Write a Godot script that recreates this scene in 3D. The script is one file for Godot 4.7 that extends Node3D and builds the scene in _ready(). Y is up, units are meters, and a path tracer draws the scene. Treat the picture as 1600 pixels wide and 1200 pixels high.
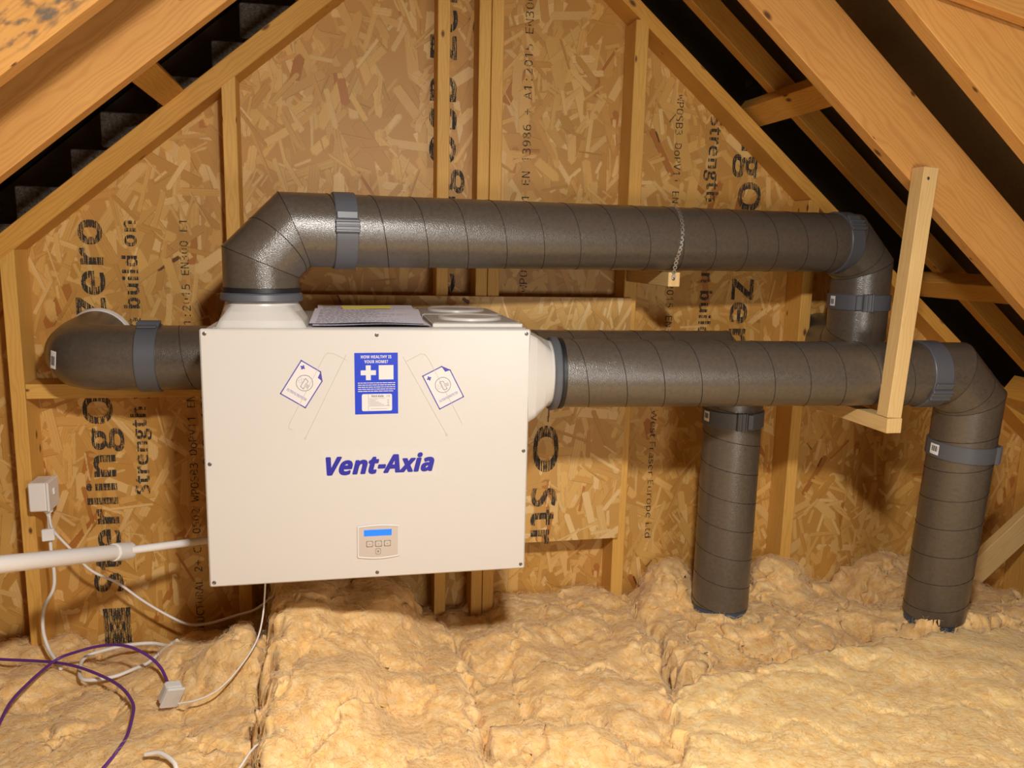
extends Node3D

# ---------------------------------------------------------------- geometry kit
class MB:
	var v := PackedVector3Array()
	var n := PackedVector3Array()
	var uv := PackedVector2Array()
	var idx := PackedInt32Array()
	func add(p: Vector3, nn: Vector3, u := Vector2.ZERO) -> int:
		v.append(p); n.append(nn); uv.append(u)
		return v.size() - 1
	func tri_i(a: int, b: int, c: int, out: Vector3) -> void:
		if (v[b] - v[a]).cross(v[c] - v[a]).dot(out) > 0.0:
			idx.append(a); idx.append(c); idx.append(b)
		else:
			idx.append(a); idx.append(b); idx.append(c)
	func quad_i(a: int, b: int, c: int, d: int, out: Vector3) -> void:
		tri_i(a, b, c, out); tri_i(a, c, d, out)
	func quad(a: Vector3, b: Vector3, c: Vector3, d: Vector3, nn: Vector3, ua := Vector2.ZERO, ub := Vector2.ZERO, uc := Vector2.ZERO, ud := Vector2.ZERO) -> void:
		quad_i(add(a, nn, ua), add(b, nn, ub), add(c, nn, uc), add(d, nn, ud), nn)
	func mesh(mat: Material) -> ArrayMesh:
		var a := []
		a.resize(Mesh.ARRAY_MAX)
		a[Mesh.ARRAY_VERTEX] = v
		a[Mesh.ARRAY_NORMAL] = n
		a[Mesh.ARRAY_TEX_UV] = uv
		a[Mesh.ARRAY_INDEX] = idx
		var m := ArrayMesh.new()
		m.add_surface_from_arrays(Mesh.PRIMITIVE_TRIANGLES, a)
		m.surface_set_material(0, mat)
		return m

var M := {}
var rng := RandomNumberGenerator.new()
const RIDGE_X := 0.37
const LAMP_AT := Vector3(0.17, 1.47, 2.4)
var LAMP_DIR := Vector3(-0.06, -1.0, -0.28).normalized()

func put(called: String, mesh: Mesh, parent: Node = self, xf := Transform3D.IDENTITY) -> MeshInstance3D:
	var o := MeshInstance3D.new()
	o.name = called
	o.mesh = mesh
	o.transform = xf
	parent.add_child(o, true)
	return o

func thing(called: String, label: String, category: String, at := Vector3.ZERO, group := "") -> Node3D:
	var o := Node3D.new()
	o.name = called
	o.position = at
	add_child(o, true)
	tag(o, label, category, group)
	return o

func tag(o: Node, label: String, category: String, group := "") -> void:
	o.set_meta("label", label)
	o.set_meta("category", category)
	if group:
		o.set_meta("group", group)

func frame_of(dir: Vector3, hint := Vector3.UP) -> Basis:
	# x along dir, y near hint
	var x := dir.normalized()
	var z := x.cross(hint)
	if z.length() < 0.01:
		z = x.cross(Vector3.BACK)
	z = z.normalized()
	return Basis(x, z.cross(x).normalized(), z)

# chamfered box, centre at c, sizes s, in frame b; texture runs along the longest side
func box(mb: MB, c: Vector3, s: Vector3, ch := 0.002, b := Basis.IDENTITY, shift := Vector2.ZERO, tl := 1.3, tw := 0.22) -> void:
	var h := s * 0.5
	ch = minf(ch, minf(h.x, minf(h.y, h.z)) * 0.8)
	var la := 0
	if s.y > s.x and s.y >= s.z: la = 1
	elif s.z > s.x and s.z > s.y: la = 2
	var face := func(pts: Array, nn: Vector3) -> void:
		var k := nn.abs()
		var ax := 0
		if k.y > k.x and k.y >= k.z: ax = 1
		elif k.z > k.x and k.z > k.y: ax = 2
		var other := 3 - la - ax if ax != la else (la + 1) % 3
		var ids := []
		for p in pts:
			var u := Vector2(p[la] / tl + 0.37 * ax, p[other] / tw + 0.31 * ax) + shift
			if ax == la:
				u = Vector2(p[(la + 1) % 3] / tl * 0.4, p[(la + 2) % 3] / tw) + shift
			ids.append(mb.add(c + b * p, (b * nn).normalized(), u))
		for i in range(1, ids.size() - 1):
			mb.tri_i(ids[0], ids[i], ids[i + 1], b * nn)
	for ax in 3:
		var u := (ax + 1) % 3
		var w := (ax + 2) % 3
		for sg in [-1.0, 1.0]:
			var pts := []
			for q in [[-1, -1], [1, -1], [1, 1], [-1, 1]]:
				var p := Vector3.ZERO
				p[ax] = sg * h[ax]; p[u] = q[0] * (h[u] - ch); p[w] = q[1] * (h[w] - ch)
				pts.append(p)
			var nn := Vector3.ZERO
			nn[ax] = sg
			face.call(pts, nn)
		for su in [-1.0, 1.0]:
			for sw in [-1.0, 1.0]:
				var pts := []
				for e in [-1.0, 1.0]:
					for f in ([0, 1] if e < 0 else [1, 0]):
						var p := Vector3.ZERO
						p[ax] = e * (h[ax] - ch)
						p[u] = su * (h[u] - (0.0 if f == 0 else ch))
						p[w] = sw * (h[w] - (ch if f == 0 else 0.0))
						pts.append(p)
				var nn := Vector3.ZERO
				nn[u] = su; nn[w] = sw
				face.call(pts, nn.normalized())
	for q in 8:
		var sg := Vector3(1 if q & 1 else -1, 1 if q & 2 else -1, 1 if q & 4 else -1)
		face.call([sg * (h - Vector3(0, ch, ch)), sg * (h - Vector3(ch, 0, ch)), sg * (h - Vector3(ch, ch, 0))], sg.normalized())

func rbox(s: Vector3, mat: Material, ch := 0.002) -> ArrayMesh:
	var mb := MB.new()
	box(mb, Vector3.ZERO, s, ch, Basis.IDENTITY, Vector2(rng.randf(), rng.randf()))
	return mb.mesh(mat)

# a sawn timber from a to b (centre line), w across (local z), h tall (local y)
func timber(called: String, a: Vector3, b: Vector3, h: float, w: float, mat: Material, hint := Vector3.UP, ch := 0.002) -> MeshInstance3D:
	var f := frame_of(b - a, hint)
	var mb := MB.new()
	box(mb, Vector3((b - a).length() * 0.5, 0, 0), Vector3((b - a).length(), h, w), ch, Basis.IDENTITY, Vector2(rng.randf() * 5.0, rng.randf() * 5.0))
	return put(called, mb.mesh(mat), self, Transform3D(f, a))

# tube along a polyline with mitred joints; smooth joins its normals over the joints
func sweep(mb: MB, pts: Array, r: float, sides := 40, caps := true, smooth := false, tw := 0.3) -> void:
	var n := pts.size()
	var dirs := []
	for i in n - 1:
		dirs.append((pts[i + 1] - pts[i]).normalized())
	var u: Vector3 = dirs[0].cross(Vector3.UP)
	if u.length() < 0.1: u = dirs[0].cross(Vector3.BACK)
	u = u.normalized()
	var run := 0.0
	var last := PackedInt32Array()
	for i in n - 1:
		var d: Vector3 = dirs[i]
		if i > 0:
			var ax: Vector3 = dirs[i - 1].cross(d)
			if ax.length() > 1e-6:
				u = u.rotated(ax.normalized(), dirs[i - 1].angle_to(d))
		u = (u - d * u.dot(d)).normalized()
		var w := d.cross(u)
		var ring := []
		for e in 2:
			var k := i + e
			if smooth and e == 0 and i > 0:
				ring.append(last)
				continue
			var pn := d
			if k > 0 and k < n - 1:
				pn = (dirs[k - 1] + dirs[k]).normalized()
			var ids := PackedInt32Array()
			for s in sides + 1:
				var an := TAU * s / sides
				var rad := u * cos(an) + w * sin(an)
				var p: Vector3 = pts[k] + rad * r
				p += d * (-(rad * r).dot(pn) / d.dot(pn))
				var nn := rad
				if smooth and k > 0 and k < n - 1:
					nn = (rad - pn * rad.dot(pn)).normalized()
				ids.append(mb.add(p, nn, Vector2((run + e * (pts[i + 1] - pts[i]).length()) / tw, float(s) / sides * TAU * r / tw)))
			ring.append(ids)
		for s in sides:
			var out: Vector3 = mb.n[ring[0][s]] + mb.n[ring[0][s + 1]]
			mb.quad_i(ring[0][s], ring[0][s + 1], ring[1][s + 1], ring[1][s], out)
		last = ring[1]
		run += (pts[i + 1] - pts[i]).length()
		if caps and (i == 0 or i == n - 2):
			for e in 2:
				if (e == 0 and i > 0) or (e == 1 and i < n - 2): continue
				var nn := -d if e == 0 else d
				var c := mb.add(pts[i + e], nn)
				var ids := []
				for s in sides + 1:
					ids.append(mb.add(mb.v[ring[e][s]], nn))
				for s in sides:
					mb.tri_i(c, ids[s], ids[s + 1], nn)

func cable_path(pts: Array, per := 8) -> Array:
	var out := []
	var n := pts.size()
	for i in n - 1:
		var a: Vector3 = pts[i]
		var b: Vector3 = pts[i + 1]
		var pa: Vector3 = pts[i - 1] if i > 0 else a * 2.0 - b
		var pb: Vector3 = pts[i + 2] if i < n - 2 else b * 2.0 - a
		for k in per:
			out.append(a.cubic_interpolate(b, pa, pb, float(k) / per))
	out.append(pts[n - 1])
	return out

# lathe: profile of (along, radius) round the axis d from o
func lathe(mb: MB, o: Vector3, d: Vector3, prof: Array, sides := 40) -> void:
	var f := frame_of(d)
	for i in prof.size() - 1:
		var a: Vector2 = prof[i]
		var b: Vector2 = prof[i + 1]
		var sl := Vector2(-(b.y - a.y), b.x - a.x)
		if sl.length() < 1e-9: continue
		sl = sl.normalized()
		var r0 := []
		var r1 := []
		for s in sides + 1:
			var an := TAU * s / sides
			var rad := f.y * cos(an) + f.z * sin(an)
			var nn := (f.x * sl.x + rad * sl.y).normalized()
			r0.append(mb.add(o + f.x * a.x + rad * a.y, nn, Vector2(a.x / 0.3, an * a.y / 0.3)))
			r1.append(mb.add(o + f.x * b.x + rad * b.y, nn, Vector2(b.x / 0.3, an * b.y / 0.3)))
		for s in sides:
			mb.quad_i(r0[s], r0[s + 1], r1[s + 1], r1[s], mb.n[r0[s]] + mb.n[r0[s + 1]])

# flat print: polygon in the xy plane at height z, facing +z
func poly(mb: MB, pts: PackedVector2Array, z := 0.0, xf := Transform2D.IDENTITY) -> void:
	var t := Geometry2D.triangulate_polygon(pts)
	var base := mb.v.size()
	for p in pts:
		var q := xf * p
		mb.add(Vector3(q.x, q.y, z), Vector3.BACK, q)
	for i in range(0, t.size(), 3):
		mb.tri_i(base + t[i], base + t[i + 1], base + t[i + 2], Vector3.BACK)

func rect2(x0: float, y0: float, x1: float, y1: float) -> PackedVector2Array:
	return PackedVector2Array([Vector2(x0, y0), Vector2(x1, y0), Vector2(x1, y1), Vector2(x0, y1)])

func rrect(x0: float, y0: float, x1: float, y1: float, r: float) -> PackedVector2Array:
	var o := PackedVector2Array()
	for q in [[x1 - r, y1 - r, 0.0], [x0 + r, y1 - r, 90.0], [x0 + r, y0 + r, 180.0], [x1 - r, y0 + r, 270.0]]:
		for k in 6:
			var a := deg_to_rad(q[2] + 18.0 * k)
			o.append(Vector2(q[0] + cos(a) * r, q[1] + sin(a) * r))
	return o

func stroke(mb: MB, pts: Array, w: float, z := 0.0, closed := false, xf := Transform2D.IDENTITY) -> void:
	var line := PackedVector2Array(pts)
	if closed:
		line.append(line[0])
	for i in line.size() - 1:
		var d := (line[i + 1] - line[i]).normalized()
		var q := Vector2(-d.y, d.x) * w * 0.5
		var e := d * w * 0.5 * (1.0 if closed else 0.0)
		poly(mb, PackedVector2Array([line[i] - e - q, line[i + 1] + e - q, line[i + 1] + e + q, line[i] - e + q]), z, xf)

func circle2(c: Vector2, r: float, k := 32) -> PackedVector2Array:
	var o := PackedVector2Array()
	for i in k:
		o.append(c + Vector2.from_angle(TAU * i / k) * r)
	return o

# lettering: text with cap height about h, starting at the origin, running along +x, facing +z
func text_mesh(text: String, h: float, mat: Material, bold := true, face := "Droid Sans", stretch := 1.0, slant := 0.0, width := 0.0, center := false, depth := 0.0006, thick := 0.0) -> ArrayMesh:
	var f := SystemFont.new()
	f.font_names = PackedStringArray([face])
	f.font_weight = 700 if bold else 400
	var t := TextMesh.new()
	t.font = f
	t.text = text
	t.font_size = 64
	t.pixel_size = h / (64.0 * 0.714)
	t.depth = depth
	t.curve_step = 2.0
	t.horizontal_alignment = HORIZONTAL_ALIGNMENT_LEFT
	t.vertical_alignment = VERTICAL_ALIGNMENT_CENTER
	var bb := t.get_aabb()
	var sx := stretch if width <= 0.0 else width / maxf(bb.size.x, 1e-4)
	var st := SurfaceTool.new()
	st.begin(Mesh.PRIMITIVE_TRIANGLES)
	var xf := Transform3D(Basis(Vector3(sx, 0, 0), Vector3(slant, 1, 0), Vector3(0, 0, 1)), Vector3(-bb.position.x * sx - (bb.size.x * sx * 0.5 if center else 0.0), -bb.get_center().y, -bb.position.z))
	st.append_from(t, 0, xf)
	if thick > 0.0:
		for k in 8:
			var o2 := Vector2.from_angle(TAU * k / 8.0) * thick
			st.append_from(t, 0, xf.translated(Vector3(o2.x, o2.y, 0.00002 * k)))
	var m := st.commit()
	m.surface_set_material(0, mat)
	return m

# ---------------------------------------------------------------- materials
func noise(freq: float, type := FastNoiseLite.TYPE_SIMPLEX_SMOOTH, oct := 1, sd := 1) -> FastNoiseLite:
	var f := FastNoiseLite.new()
	f.noise_type = type
	f.frequency = freq
	f.seed = sd
	f.fractal_type = FastNoiseLite.FRACTAL_FBM if oct > 1 else FastNoiseLite.FRACTAL_NONE
	f.fractal_octaves = oct
	return f

func std(color: Color, rough := 0.6, metal := 0.0, spec := 0.5) -> StandardMaterial3D:
	var m := StandardMaterial3D.new()
	m.albedo_color = color
	m.roughness = rough
	m.metallic = metal
	m.metallic_specular = spec
	return m

func c8(r: int, g: int, b: int) -> Color:
	return Color(r / 255.0, g / 255.0, b / 255.0)

func wood_image(sd: int, knots: int, base: Color, dark: Color, contrast: float) -> Image:
	var w := 1024
	var h := 256
	var g := RandomNumberGenerator.new()
	g.seed = sd
	var kn := []
	for i in knots:
		kn.append(Vector3(g.randf() * w, g.randf() * h, g.randf_range(3.0, 7.5)))
	var warp := noise(0.006, FastNoiseLite.TYPE_SIMPLEX_SMOOTH, 2, sd)
	var fine := noise(0.06, FastNoiseLite.TYPE_SIMPLEX_SMOOTH, 2, sd + 3)
	var data := PackedByteArray()
	data.resize(w * h * 3)
	for y in h:
		for x in w:
			# wraps in x and y by mirroring
			var mx := float(x if x < w / 2 else w - x) * 2.0
			var my := float(y if y < h / 2 else h - y) * 2.0
			var bend := warp.get_noise_2d(mx * 0.5, my * 1.5) * 26.0
			var k := 0.0
			for q in kn:
				var dx: float = (x - q.x) / 3.2
				var dy: float = y - q.y
				var r := sqrt(dx * dx + dy * dy)
				if r < q.z * 7.0:
					bend += (q.z * 7.0 - r) * 0.55 * signf(dy) * exp(-r / (q.z * 2.5))
				var rr := sqrt((x - q.x) * (x - q.x) * 0.55 + dy * dy)
				if rr < q.z * 1.5:
					k = maxf(k, clampf((q.z * 1.5 - rr) / q.z, 0.0, 1.0))
			var ring := sin((my + bend) * 0.24 + sin(my * 0.05 + sd) * 2.0)
			var t := 0.5 + 0.5 * ring
			t = pow(t, 2.2) * 0.55 + (fine.get_noise_2d(mx * 0.12, my * 4.0) * 0.5 + 0.5) * 0.45
			t = clampf(t * contrast + warp.get_noise_2d(mx * 0.3 + 900.0, my * 0.4) * 0.25, 0.0, 1.0)
			var c := base.lerp(dark, t)
			c = c.lerp(Color(0.28, 0.15, 0.07), k * 0.8)
			var o := (y * w + x) * 3
			data[o] = int(c.r * 255.0); data[o + 1] = int(c.g * 255.0); data[o + 2] = int(c.b * 255.0)
	return Image.create_from_data(w, h, false, Image.FORMAT_RGB8, data)

func wood(sd: int, knots: int, base: Color, dark: Color, contrast := 0.8, rough := 0.62) -> StandardMaterial3D:
	var m := std(Color.WHITE, rough)
	var im := wood_image(sd, knots, base, dark, contrast)
	m.albedo_texture = ImageTexture.create_from_image(im)
	m.heightmap_enabled = true
	m.heightmap_texture = m.albedo_texture
	m.heightmap_scale = 0.06
	return m

# oriented strand board: thousands of strands laid one over another; returns colour and height pictures
func osb_images(sd: int, size: int, per_m: float) -> Array:
	var g := RandomNumberGenerator.new()
	g.seed = sd
	var col := PackedByteArray()
	col.resize(size * size * 3)
	var hgt := PackedByteArray()
	hgt.resize(size * size)
	for i in size * size:
		col[i * 3] = 192; col[i * 3 + 1] = 146; col[i * 3 + 2] = 78
		hgt[i] = 60
	var tones := [Vector3(214, 174, 108), Vector3(209, 167, 97), Vector3(217, 180, 118), Vector3(204, 160, 90), Vector3(221, 187, 130), Vector3(198, 152, 83), Vector3(212, 170, 99), Vector3(192, 145, 74)]
	var count := 1750
	for f in count:
		var L := g.randf_range(0.05, 0.19) * per_m
		var W := g.randf_range(0.009, 0.042) * per_m * (0.5 + 0.5 * L / (0.19 * per_m))
		if f > count * 0.8:
			W *= 0.42; L *= 0.7
		var an := g.randfn(PI * 0.5, 0.75)
		var cx := g.randf() * size
		var cy := g.randf() * size
		var tone: Vector3 = tones[g.randi() % tones.size()]
		var roll := g.randf()
		if roll < 0.006 and f > count / 2:
			tone = Vector3(104, 64, 30); W *= 0.45; L *= 0.5
		elif roll < 0.035: tone = Vector3(178, 118, 56)
		tone *= g.randf_range(0.97, 1.03)
		var hh := g.randf_range(90.0, 180.0)
		var tilt := g.randfn(0.0, 18.0)
		var ca := cos(an)
		var sa := sin(an)
		var j1 := g.randf_range(-0.6, 0.6)
		var j2 := g.randf_range(-0.6, 0.6)
		var ph := g.randf() * 50.0
		var fq := g.randf_range(0.9, 2.2)
		var nw := int(W / 0.72) + 1
		var nl := int(L / 0.78) + 1
		for j in nw + 1:
			var w := (float(j) / nw - 0.5) * W
			var e0 := -L * 0.5 + absf(j1 * w) * 2.0 + 1.5 * sin(ph + j * 2.4)
			var e1 := L * 0.5 - absf(j2 * w) * 2.0 - 1.5 * sin(ph * 1.7 + j * 1.9)
			var grain := 1.0 + 0.022 * sin(ph + w * fq) + 0.016 * sin(ph * 2.1 + w * fq * 2.7)
			if j == nw: grain *= 0.86
			var r := tone * grain
			var hv := clampi(int(hh + tilt * (float(j) / nw - 0.5) * 2.0), 0, 255)
			if j == 0 or j == nw: hv = int(hv * 0.75)
			var rr := clampi(int(r.x), 0, 255)
			var rg := clampi(int(r.y), 0, 255)
			var rb := clampi(int(r.z), 0, 255)
			for i in nl + 1:
				var l := (float(i) / nl - 0.5) * L
				if l < e0 or l > e1: continue
				var x := posmod(int(cx + l * ca - w * sa), size)
				var y := posmod(int(cy + l * sa + w * ca), size)
				var o := y * size + x
				hgt[o] = hv
				o *= 3
				col[o] = rr; col[o + 1] = rg; col[o + 2] = rb
	var a := Image.create_from_data(size, size, false, Image.FORMAT_RGB8, col)
	var b := Image.create_from_data(size, size, false, Image.FORMAT_L8, hgt)
	return [a, b]

func noise_tex(n: FastNoiseLite, ramp: Array, size := 512, bump := 0.0) -> NoiseTexture2D:
	var t := NoiseTexture2D.new()
	t.width = size
	t.height = size
	t.seamless = true
	t.noise = n
	t.normalize = true
	if bump > 0.0:
		t.as_normal_map = true
		t.bump_strength = bump
	elif ramp.size() > 0:
		var g := Gradient.new()
		var off := PackedFloat32Array()
		var cs := PackedColorArray()
		for i in ramp.size():
			off.append(float(i) / (ramp.size() - 1)); cs.append(ramp[i])
		g.offsets = off
		g.colors = cs
		t.color_ramp = g
	return t

func make_materials() -> void:
	M.stud = wood(11, 5, c8(222, 172, 88), c8(200, 146, 62), 0.7)
	M.plate = wood(23, 7, c8(216, 160, 72), c8(192, 132, 46), 0.75)
	M.truss = wood(37, 6, c8(216, 160, 86), c8(192, 132, 64), 0.75)
	M.batten = wood(41, 3, c8(224, 190, 130), c8(204, 164, 102), 0.65, 0.7)
	var im := osb_images(5, 1024, 640.0)
	var ct := ImageTexture.create_from_image(im[0])
	var ht := ImageTexture.create_from_image(im[1])
	var o := std(Color.WHITE, 0.5, 0.0, 0.45)
	o.albedo_texture = ct
	o.heightmap_enabled = true
	o.heightmap_texture = ht
	o.heightmap_scale = 0.09
	M.osb = o
	var o2: StandardMaterial3D = o.duplicate()
	o2.albedo_color = c8(255, 255, 255)
	M.osb_new = o2
	o.albedo_color = c8(252, 244, 226)
	# foam duct
	var d := std(c8(90, 82, 73), 0.3, 0.0, 0.75)
	d.uv1_triplanar = true
	d.uv1_scale = Vector3.ONE * 6.0
	var dn := noise(0.022, FastNoiseLite.TYPE_SIMPLEX_SMOOTH, 4, 8)
	d.albedo_texture = noise_tex(dn, [c8(205, 200, 196), c8(236, 232, 228), c8(255, 253, 250)], 512)
	d.normal_enabled = true
	d.normal_texture = noise_tex(noise(0.09, FastNoiseLite.TYPE_SIMPLEX_SMOOTH, 2, 9), [], 512, 5.0)
	d.normal_scale = 0.3
	M.duct = d
	M.seam = std(c8(30, 27, 25), 0.7)
	M.rubber = std(c8(26, 26, 28), 0.45)
	M.clamp = std(c8(86, 88, 94), 0.42)
	M.blue_pipe = std(c8(58, 74, 98), 0.5)
	M.white = std(c8(202, 197, 190), 0.32, 0.0, 0.5)
	M.plastic = std(c8(232, 228, 224), 0.3)
	M.cable = std(c8(228, 222, 214), 0.45)
	M.purple = std(c8(96, 48, 128), 0.45)
	M.box_grey = std(c8(206, 204, 200), 0.4)
	M.label = std(c8(238, 236, 234), 0.6)
	M.print = std(c8(60, 58, 60), 0.7)
	M.steel = std(c8(196, 194, 190), 0.35, 0.85)
	M.screw = std(c8(120, 116, 110), 0.4, 0.8)
	M.grey_plate = std(c8(176, 172, 168), 0.45, 0.2)
	M.blue = std(c8(6, 52, 188), 0.45)
	M.logo = std(c8(36, 36, 150), 0.4)
	M.icon = std(c8(70, 62, 160), 0.5)
	M.icon_grey = std(c8(98, 92, 110), 0.5)
	M.sticker = std(c8(214, 208, 204), 0.4)
	M.backing = std(c8(205, 200, 194), 0.25)
	M.panel = std(c8(190, 178, 166), 0.45)
	M.panel_line = std(c8(136, 124, 114), 0.5)
	M.wire = std(c8(196, 186, 172), 0.4)
	M.yellow = std(c8(236, 228, 110), 0.6)
	var l := std(c8(20, 90, 200), 0.25)
	l.emission_enabled = true
	l.emission = c8(10, 120, 255)
	l.emission_energy_multiplier = 0.85
	M.lcd = l
	var pim := Image.create(256, 256, false, Image.FORMAT_RGB8)
	pim.fill(c8(212, 208, 220))
	var g := RandomNumberGenerator.new()
	g.seed = 77
	for k in 34:
		var y := 12 + k * 7
		var x := 14 + (g.randi() % 30 if k % 7 == 0 else 0)
		var xe := 110 + g.randi() % 120
		while x < xe:
			var w := 4 + g.randi() % 14
			pim.fill_rect(Rect2i(x, y, mini(w, xe - x), 3), c8(120, 114, 128) if k % 9 else c8(60, 56, 66))
			x += w + 4
	var pm := std(Color.WHITE, 0.9, 0.0, 0.2)
	pm.albedo_texture = ImageTexture.create_from_image(pim)
	M.paper = pm
	# ink on the boards, worn through in streaks along the printing direction
	var ink := std(c8(52, 44, 36), 0.8)
	ink.transparency = BaseMaterial3D.TRANSPARENCY_ALPHA_SCISSOR
	ink.alpha_scissor_threshold = 0.5
	var iw := 512
	var iim := Image.create(iw, iw, false, Image.FORMAT_RGBA8)
	var n1 := noise(0.02, FastNoiseLite.TYPE_SIMPLEX_SMOOTH, 2, 61)
	for y in iw:
		for x in iw:
			var mx := absf(x - iw * 0.5)
			var my := absf(y - iw * 0.5)
			var a := n1.get_noise_2d(mx * 0.45, my * 7.0) + 0.35 * n1.get_noise_2d(mx * 6.0 + 400.0, my * 6.0) + 0.22
			iim.set_pixel(x, y, Color(1, 1, 1, 1.0 if a > 0.0 else 0.0))
	ink.albedo_texture = ImageTexture.create_from_image(iim)
	ink.uv1_triplanar = true
	ink.uv1_scale = Vector3(3.5, 3.5, 3.5)
	M.ink = ink
	# grey mould bloom along the lower edge of one rafter
	var bm := Image.create(256, 96, false, Image.FORMAT_RGBA8)
	var bn := noise(0.03, FastNoiseLite.TYPE_SIMPLEX_SMOOTH, 4, 71)
	for y in 96:
		for x in 256:
			var fx := absf(x / 127.5 - 1.0)
			var fy := y / 95.0
			var al := clampf(bn.get_noise_2d(x, y * 2.0) * 1.1 + 0.42 - fx * fx * 0.9 - (1.0 - fy) * 0.55, 0.0, 0.75) * clampf((1.0 - fx) * 4.0, 0.0, 1.0) * clampf((1.0 - fy) * 8.0, 0.0, 1.0)
			bm.set_pixel(x, y, Color(0.42, 0.40, 0.36, al))
	var mo := std(Color.WHITE, 0.8)
	mo.albedo_texture = ImageTexture.create_from_image(bm)
	mo.transparency = BaseMaterial3D.TRANSPARENCY_ALPHA
	M.mould = mo
	# glass wool
	var w := std(Color.WHITE, 0.95, 0.0, 0.2)
	w.uv1_triplanar = true
	w.uv1_world_triplanar = true
	w.uv1_scale = Vector3.ONE * 1.9
	var wn := noise(0.012, FastNoiseLite.TYPE_SIMPLEX_SMOOTH, 5, 14)
	wn.domain_warp_enabled = true
	wn.domain_warp_amplitude = 40.0
	wn.domain_warp_frequency = 0.01
	w.albedo_texture = noise_tex(wn, [c8(214, 158, 88), c8(230, 182, 112), c8(238, 198, 134), c8(242, 208, 154), c8(248, 226, 190)], 1024)
	w.normal_enabled = true
	var fb := noise(0.035, FastNoiseLite.TYPE_SIMPLEX_SMOOTH, 4, 15)
	fb.domain_warp_enabled = true
	fb.domain_warp_amplitude = 60.0
	fb.domain_warp_frequency = 0.02
	w.normal_texture = noise_tex(fb, [], 1024, 6.0)
	w.normal_scale = 0.6
	w.rim_enabled = true
	w.rim = 0.35
	w.rim_tint = 0.6
	M.wool = w
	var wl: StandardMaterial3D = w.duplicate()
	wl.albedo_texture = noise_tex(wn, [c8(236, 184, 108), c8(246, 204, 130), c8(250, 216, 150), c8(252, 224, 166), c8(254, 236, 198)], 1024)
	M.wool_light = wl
	M.wool_fibre = std(c8(248, 220, 170), 0.7)
	var felt := std(c8(104, 86, 58), 0.75)
	felt.uv1_triplanar = true
	felt.uv1_scale = Vector3.ONE * 3.0
	felt.normal_enabled = true
	felt.normal_texture = noise_tex(noise(0.08, FastNoiseLite.TYPE_SIMPLEX_SMOOTH, 3, 19), [], 512, 4.0)
	M.felt = felt
	var blk := std(c8(176, 170, 160), 0.95)
	blk.uv1_triplanar = true
	blk.uv1_scale = Vector3.ONE * 5.0
	blk.albedo_texture = noise_tex(noise(0.05, FastNoiseLite.TYPE_SIMPLEX_SMOOTH, 4, 20), [c8(170, 168, 164), c8(255, 255, 255)], 256)
	blk.normal_enabled = true
	blk.normal_texture = noise_tex(noise(0.12, FastNoiseLite.TYPE_SIMPLEX_SMOOTH, 3, 21), [], 256, 8.0)
	M.block = blk
	M.board = std(c8(196, 188, 176), 0.9)
	M.brass = std(c8(150, 120, 60), 0.4, 0.8)

# ---------------------------------------------------------------- setting
func roof_y(x: float, apex: float, slope := 0.825) -> float:
	return apex - slope * absf(x - RIDGE_X)

func osb_sheet(parent: Node, outline: PackedVector2Array, z0: float, z1: float, flip: bool, shift: Vector2, called := "osb_sheet") -> MeshInstance3D:
	var mb := MB.new()
	var t := Geometry2D.triangulate_polygon(outline)
	var tex := func(p: Vector2) -> Vector2:
		var u := Vector2(p.x, -p.y) / 1.6 + shift
		return Vector2(-u.x, u.y) if flip else u
	for side in 2:
		var nn := Vector3.BACK if side == 0 else Vector3.FORWARD
		var base := mb.v.size()
		for p in outline:
			mb.add(Vector3(p.x, p.y, z1 if side == 0 else z0), nn, tex.call(p))
		for i in range(0, t.size(), 3):
			mb.tri_i(base + t[i], base + t[i + 1], base + t[i + 2], nn)
	var c := Vector2.ZERO
	for p in outline: c += p / outline.size()
	for i in outline.size():
		var a := outline[i]
		var b := outline[(i + 1) % outline.size()]
		var nn2 := (b - a).orthogonal().normalized()
		if nn2.dot((a + b) * 0.5 - c) < 0: nn2 = -nn2
		mb.quad(Vector3(a.x, a.y, z0), Vector3(b.x, b.y, z0), Vector3(b.x, b.y, z1), Vector3(a.x, a.y, z1), Vector3(nn2.x, nn2.y, 0), tex.call(a), tex.call(b), tex.call(b) + Vector2(0.01, 0.01), tex.call(a) + Vector2(0.01, 0.01))
	return put(called, mb.mesh(M.osb), parent)

func wall_text(parent: Node, text: String, x: float, y: float, h: float, width: float, up: bool, bold := true, face := "Droid Sans", z := 0.0004) -> void:
	var m := text_mesh(text, h, M.ink, bold, face, 1.0, 0.0, width)
	var b := Basis(Vector3.BACK, PI * 0.5 if up else -PI * 0.5)
	var o := put("printed_lettering", m, parent, Transform3D(b, Vector3(x, y, z)))
	o.set_meta("label", "dark worn printing on the strand board")

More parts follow.
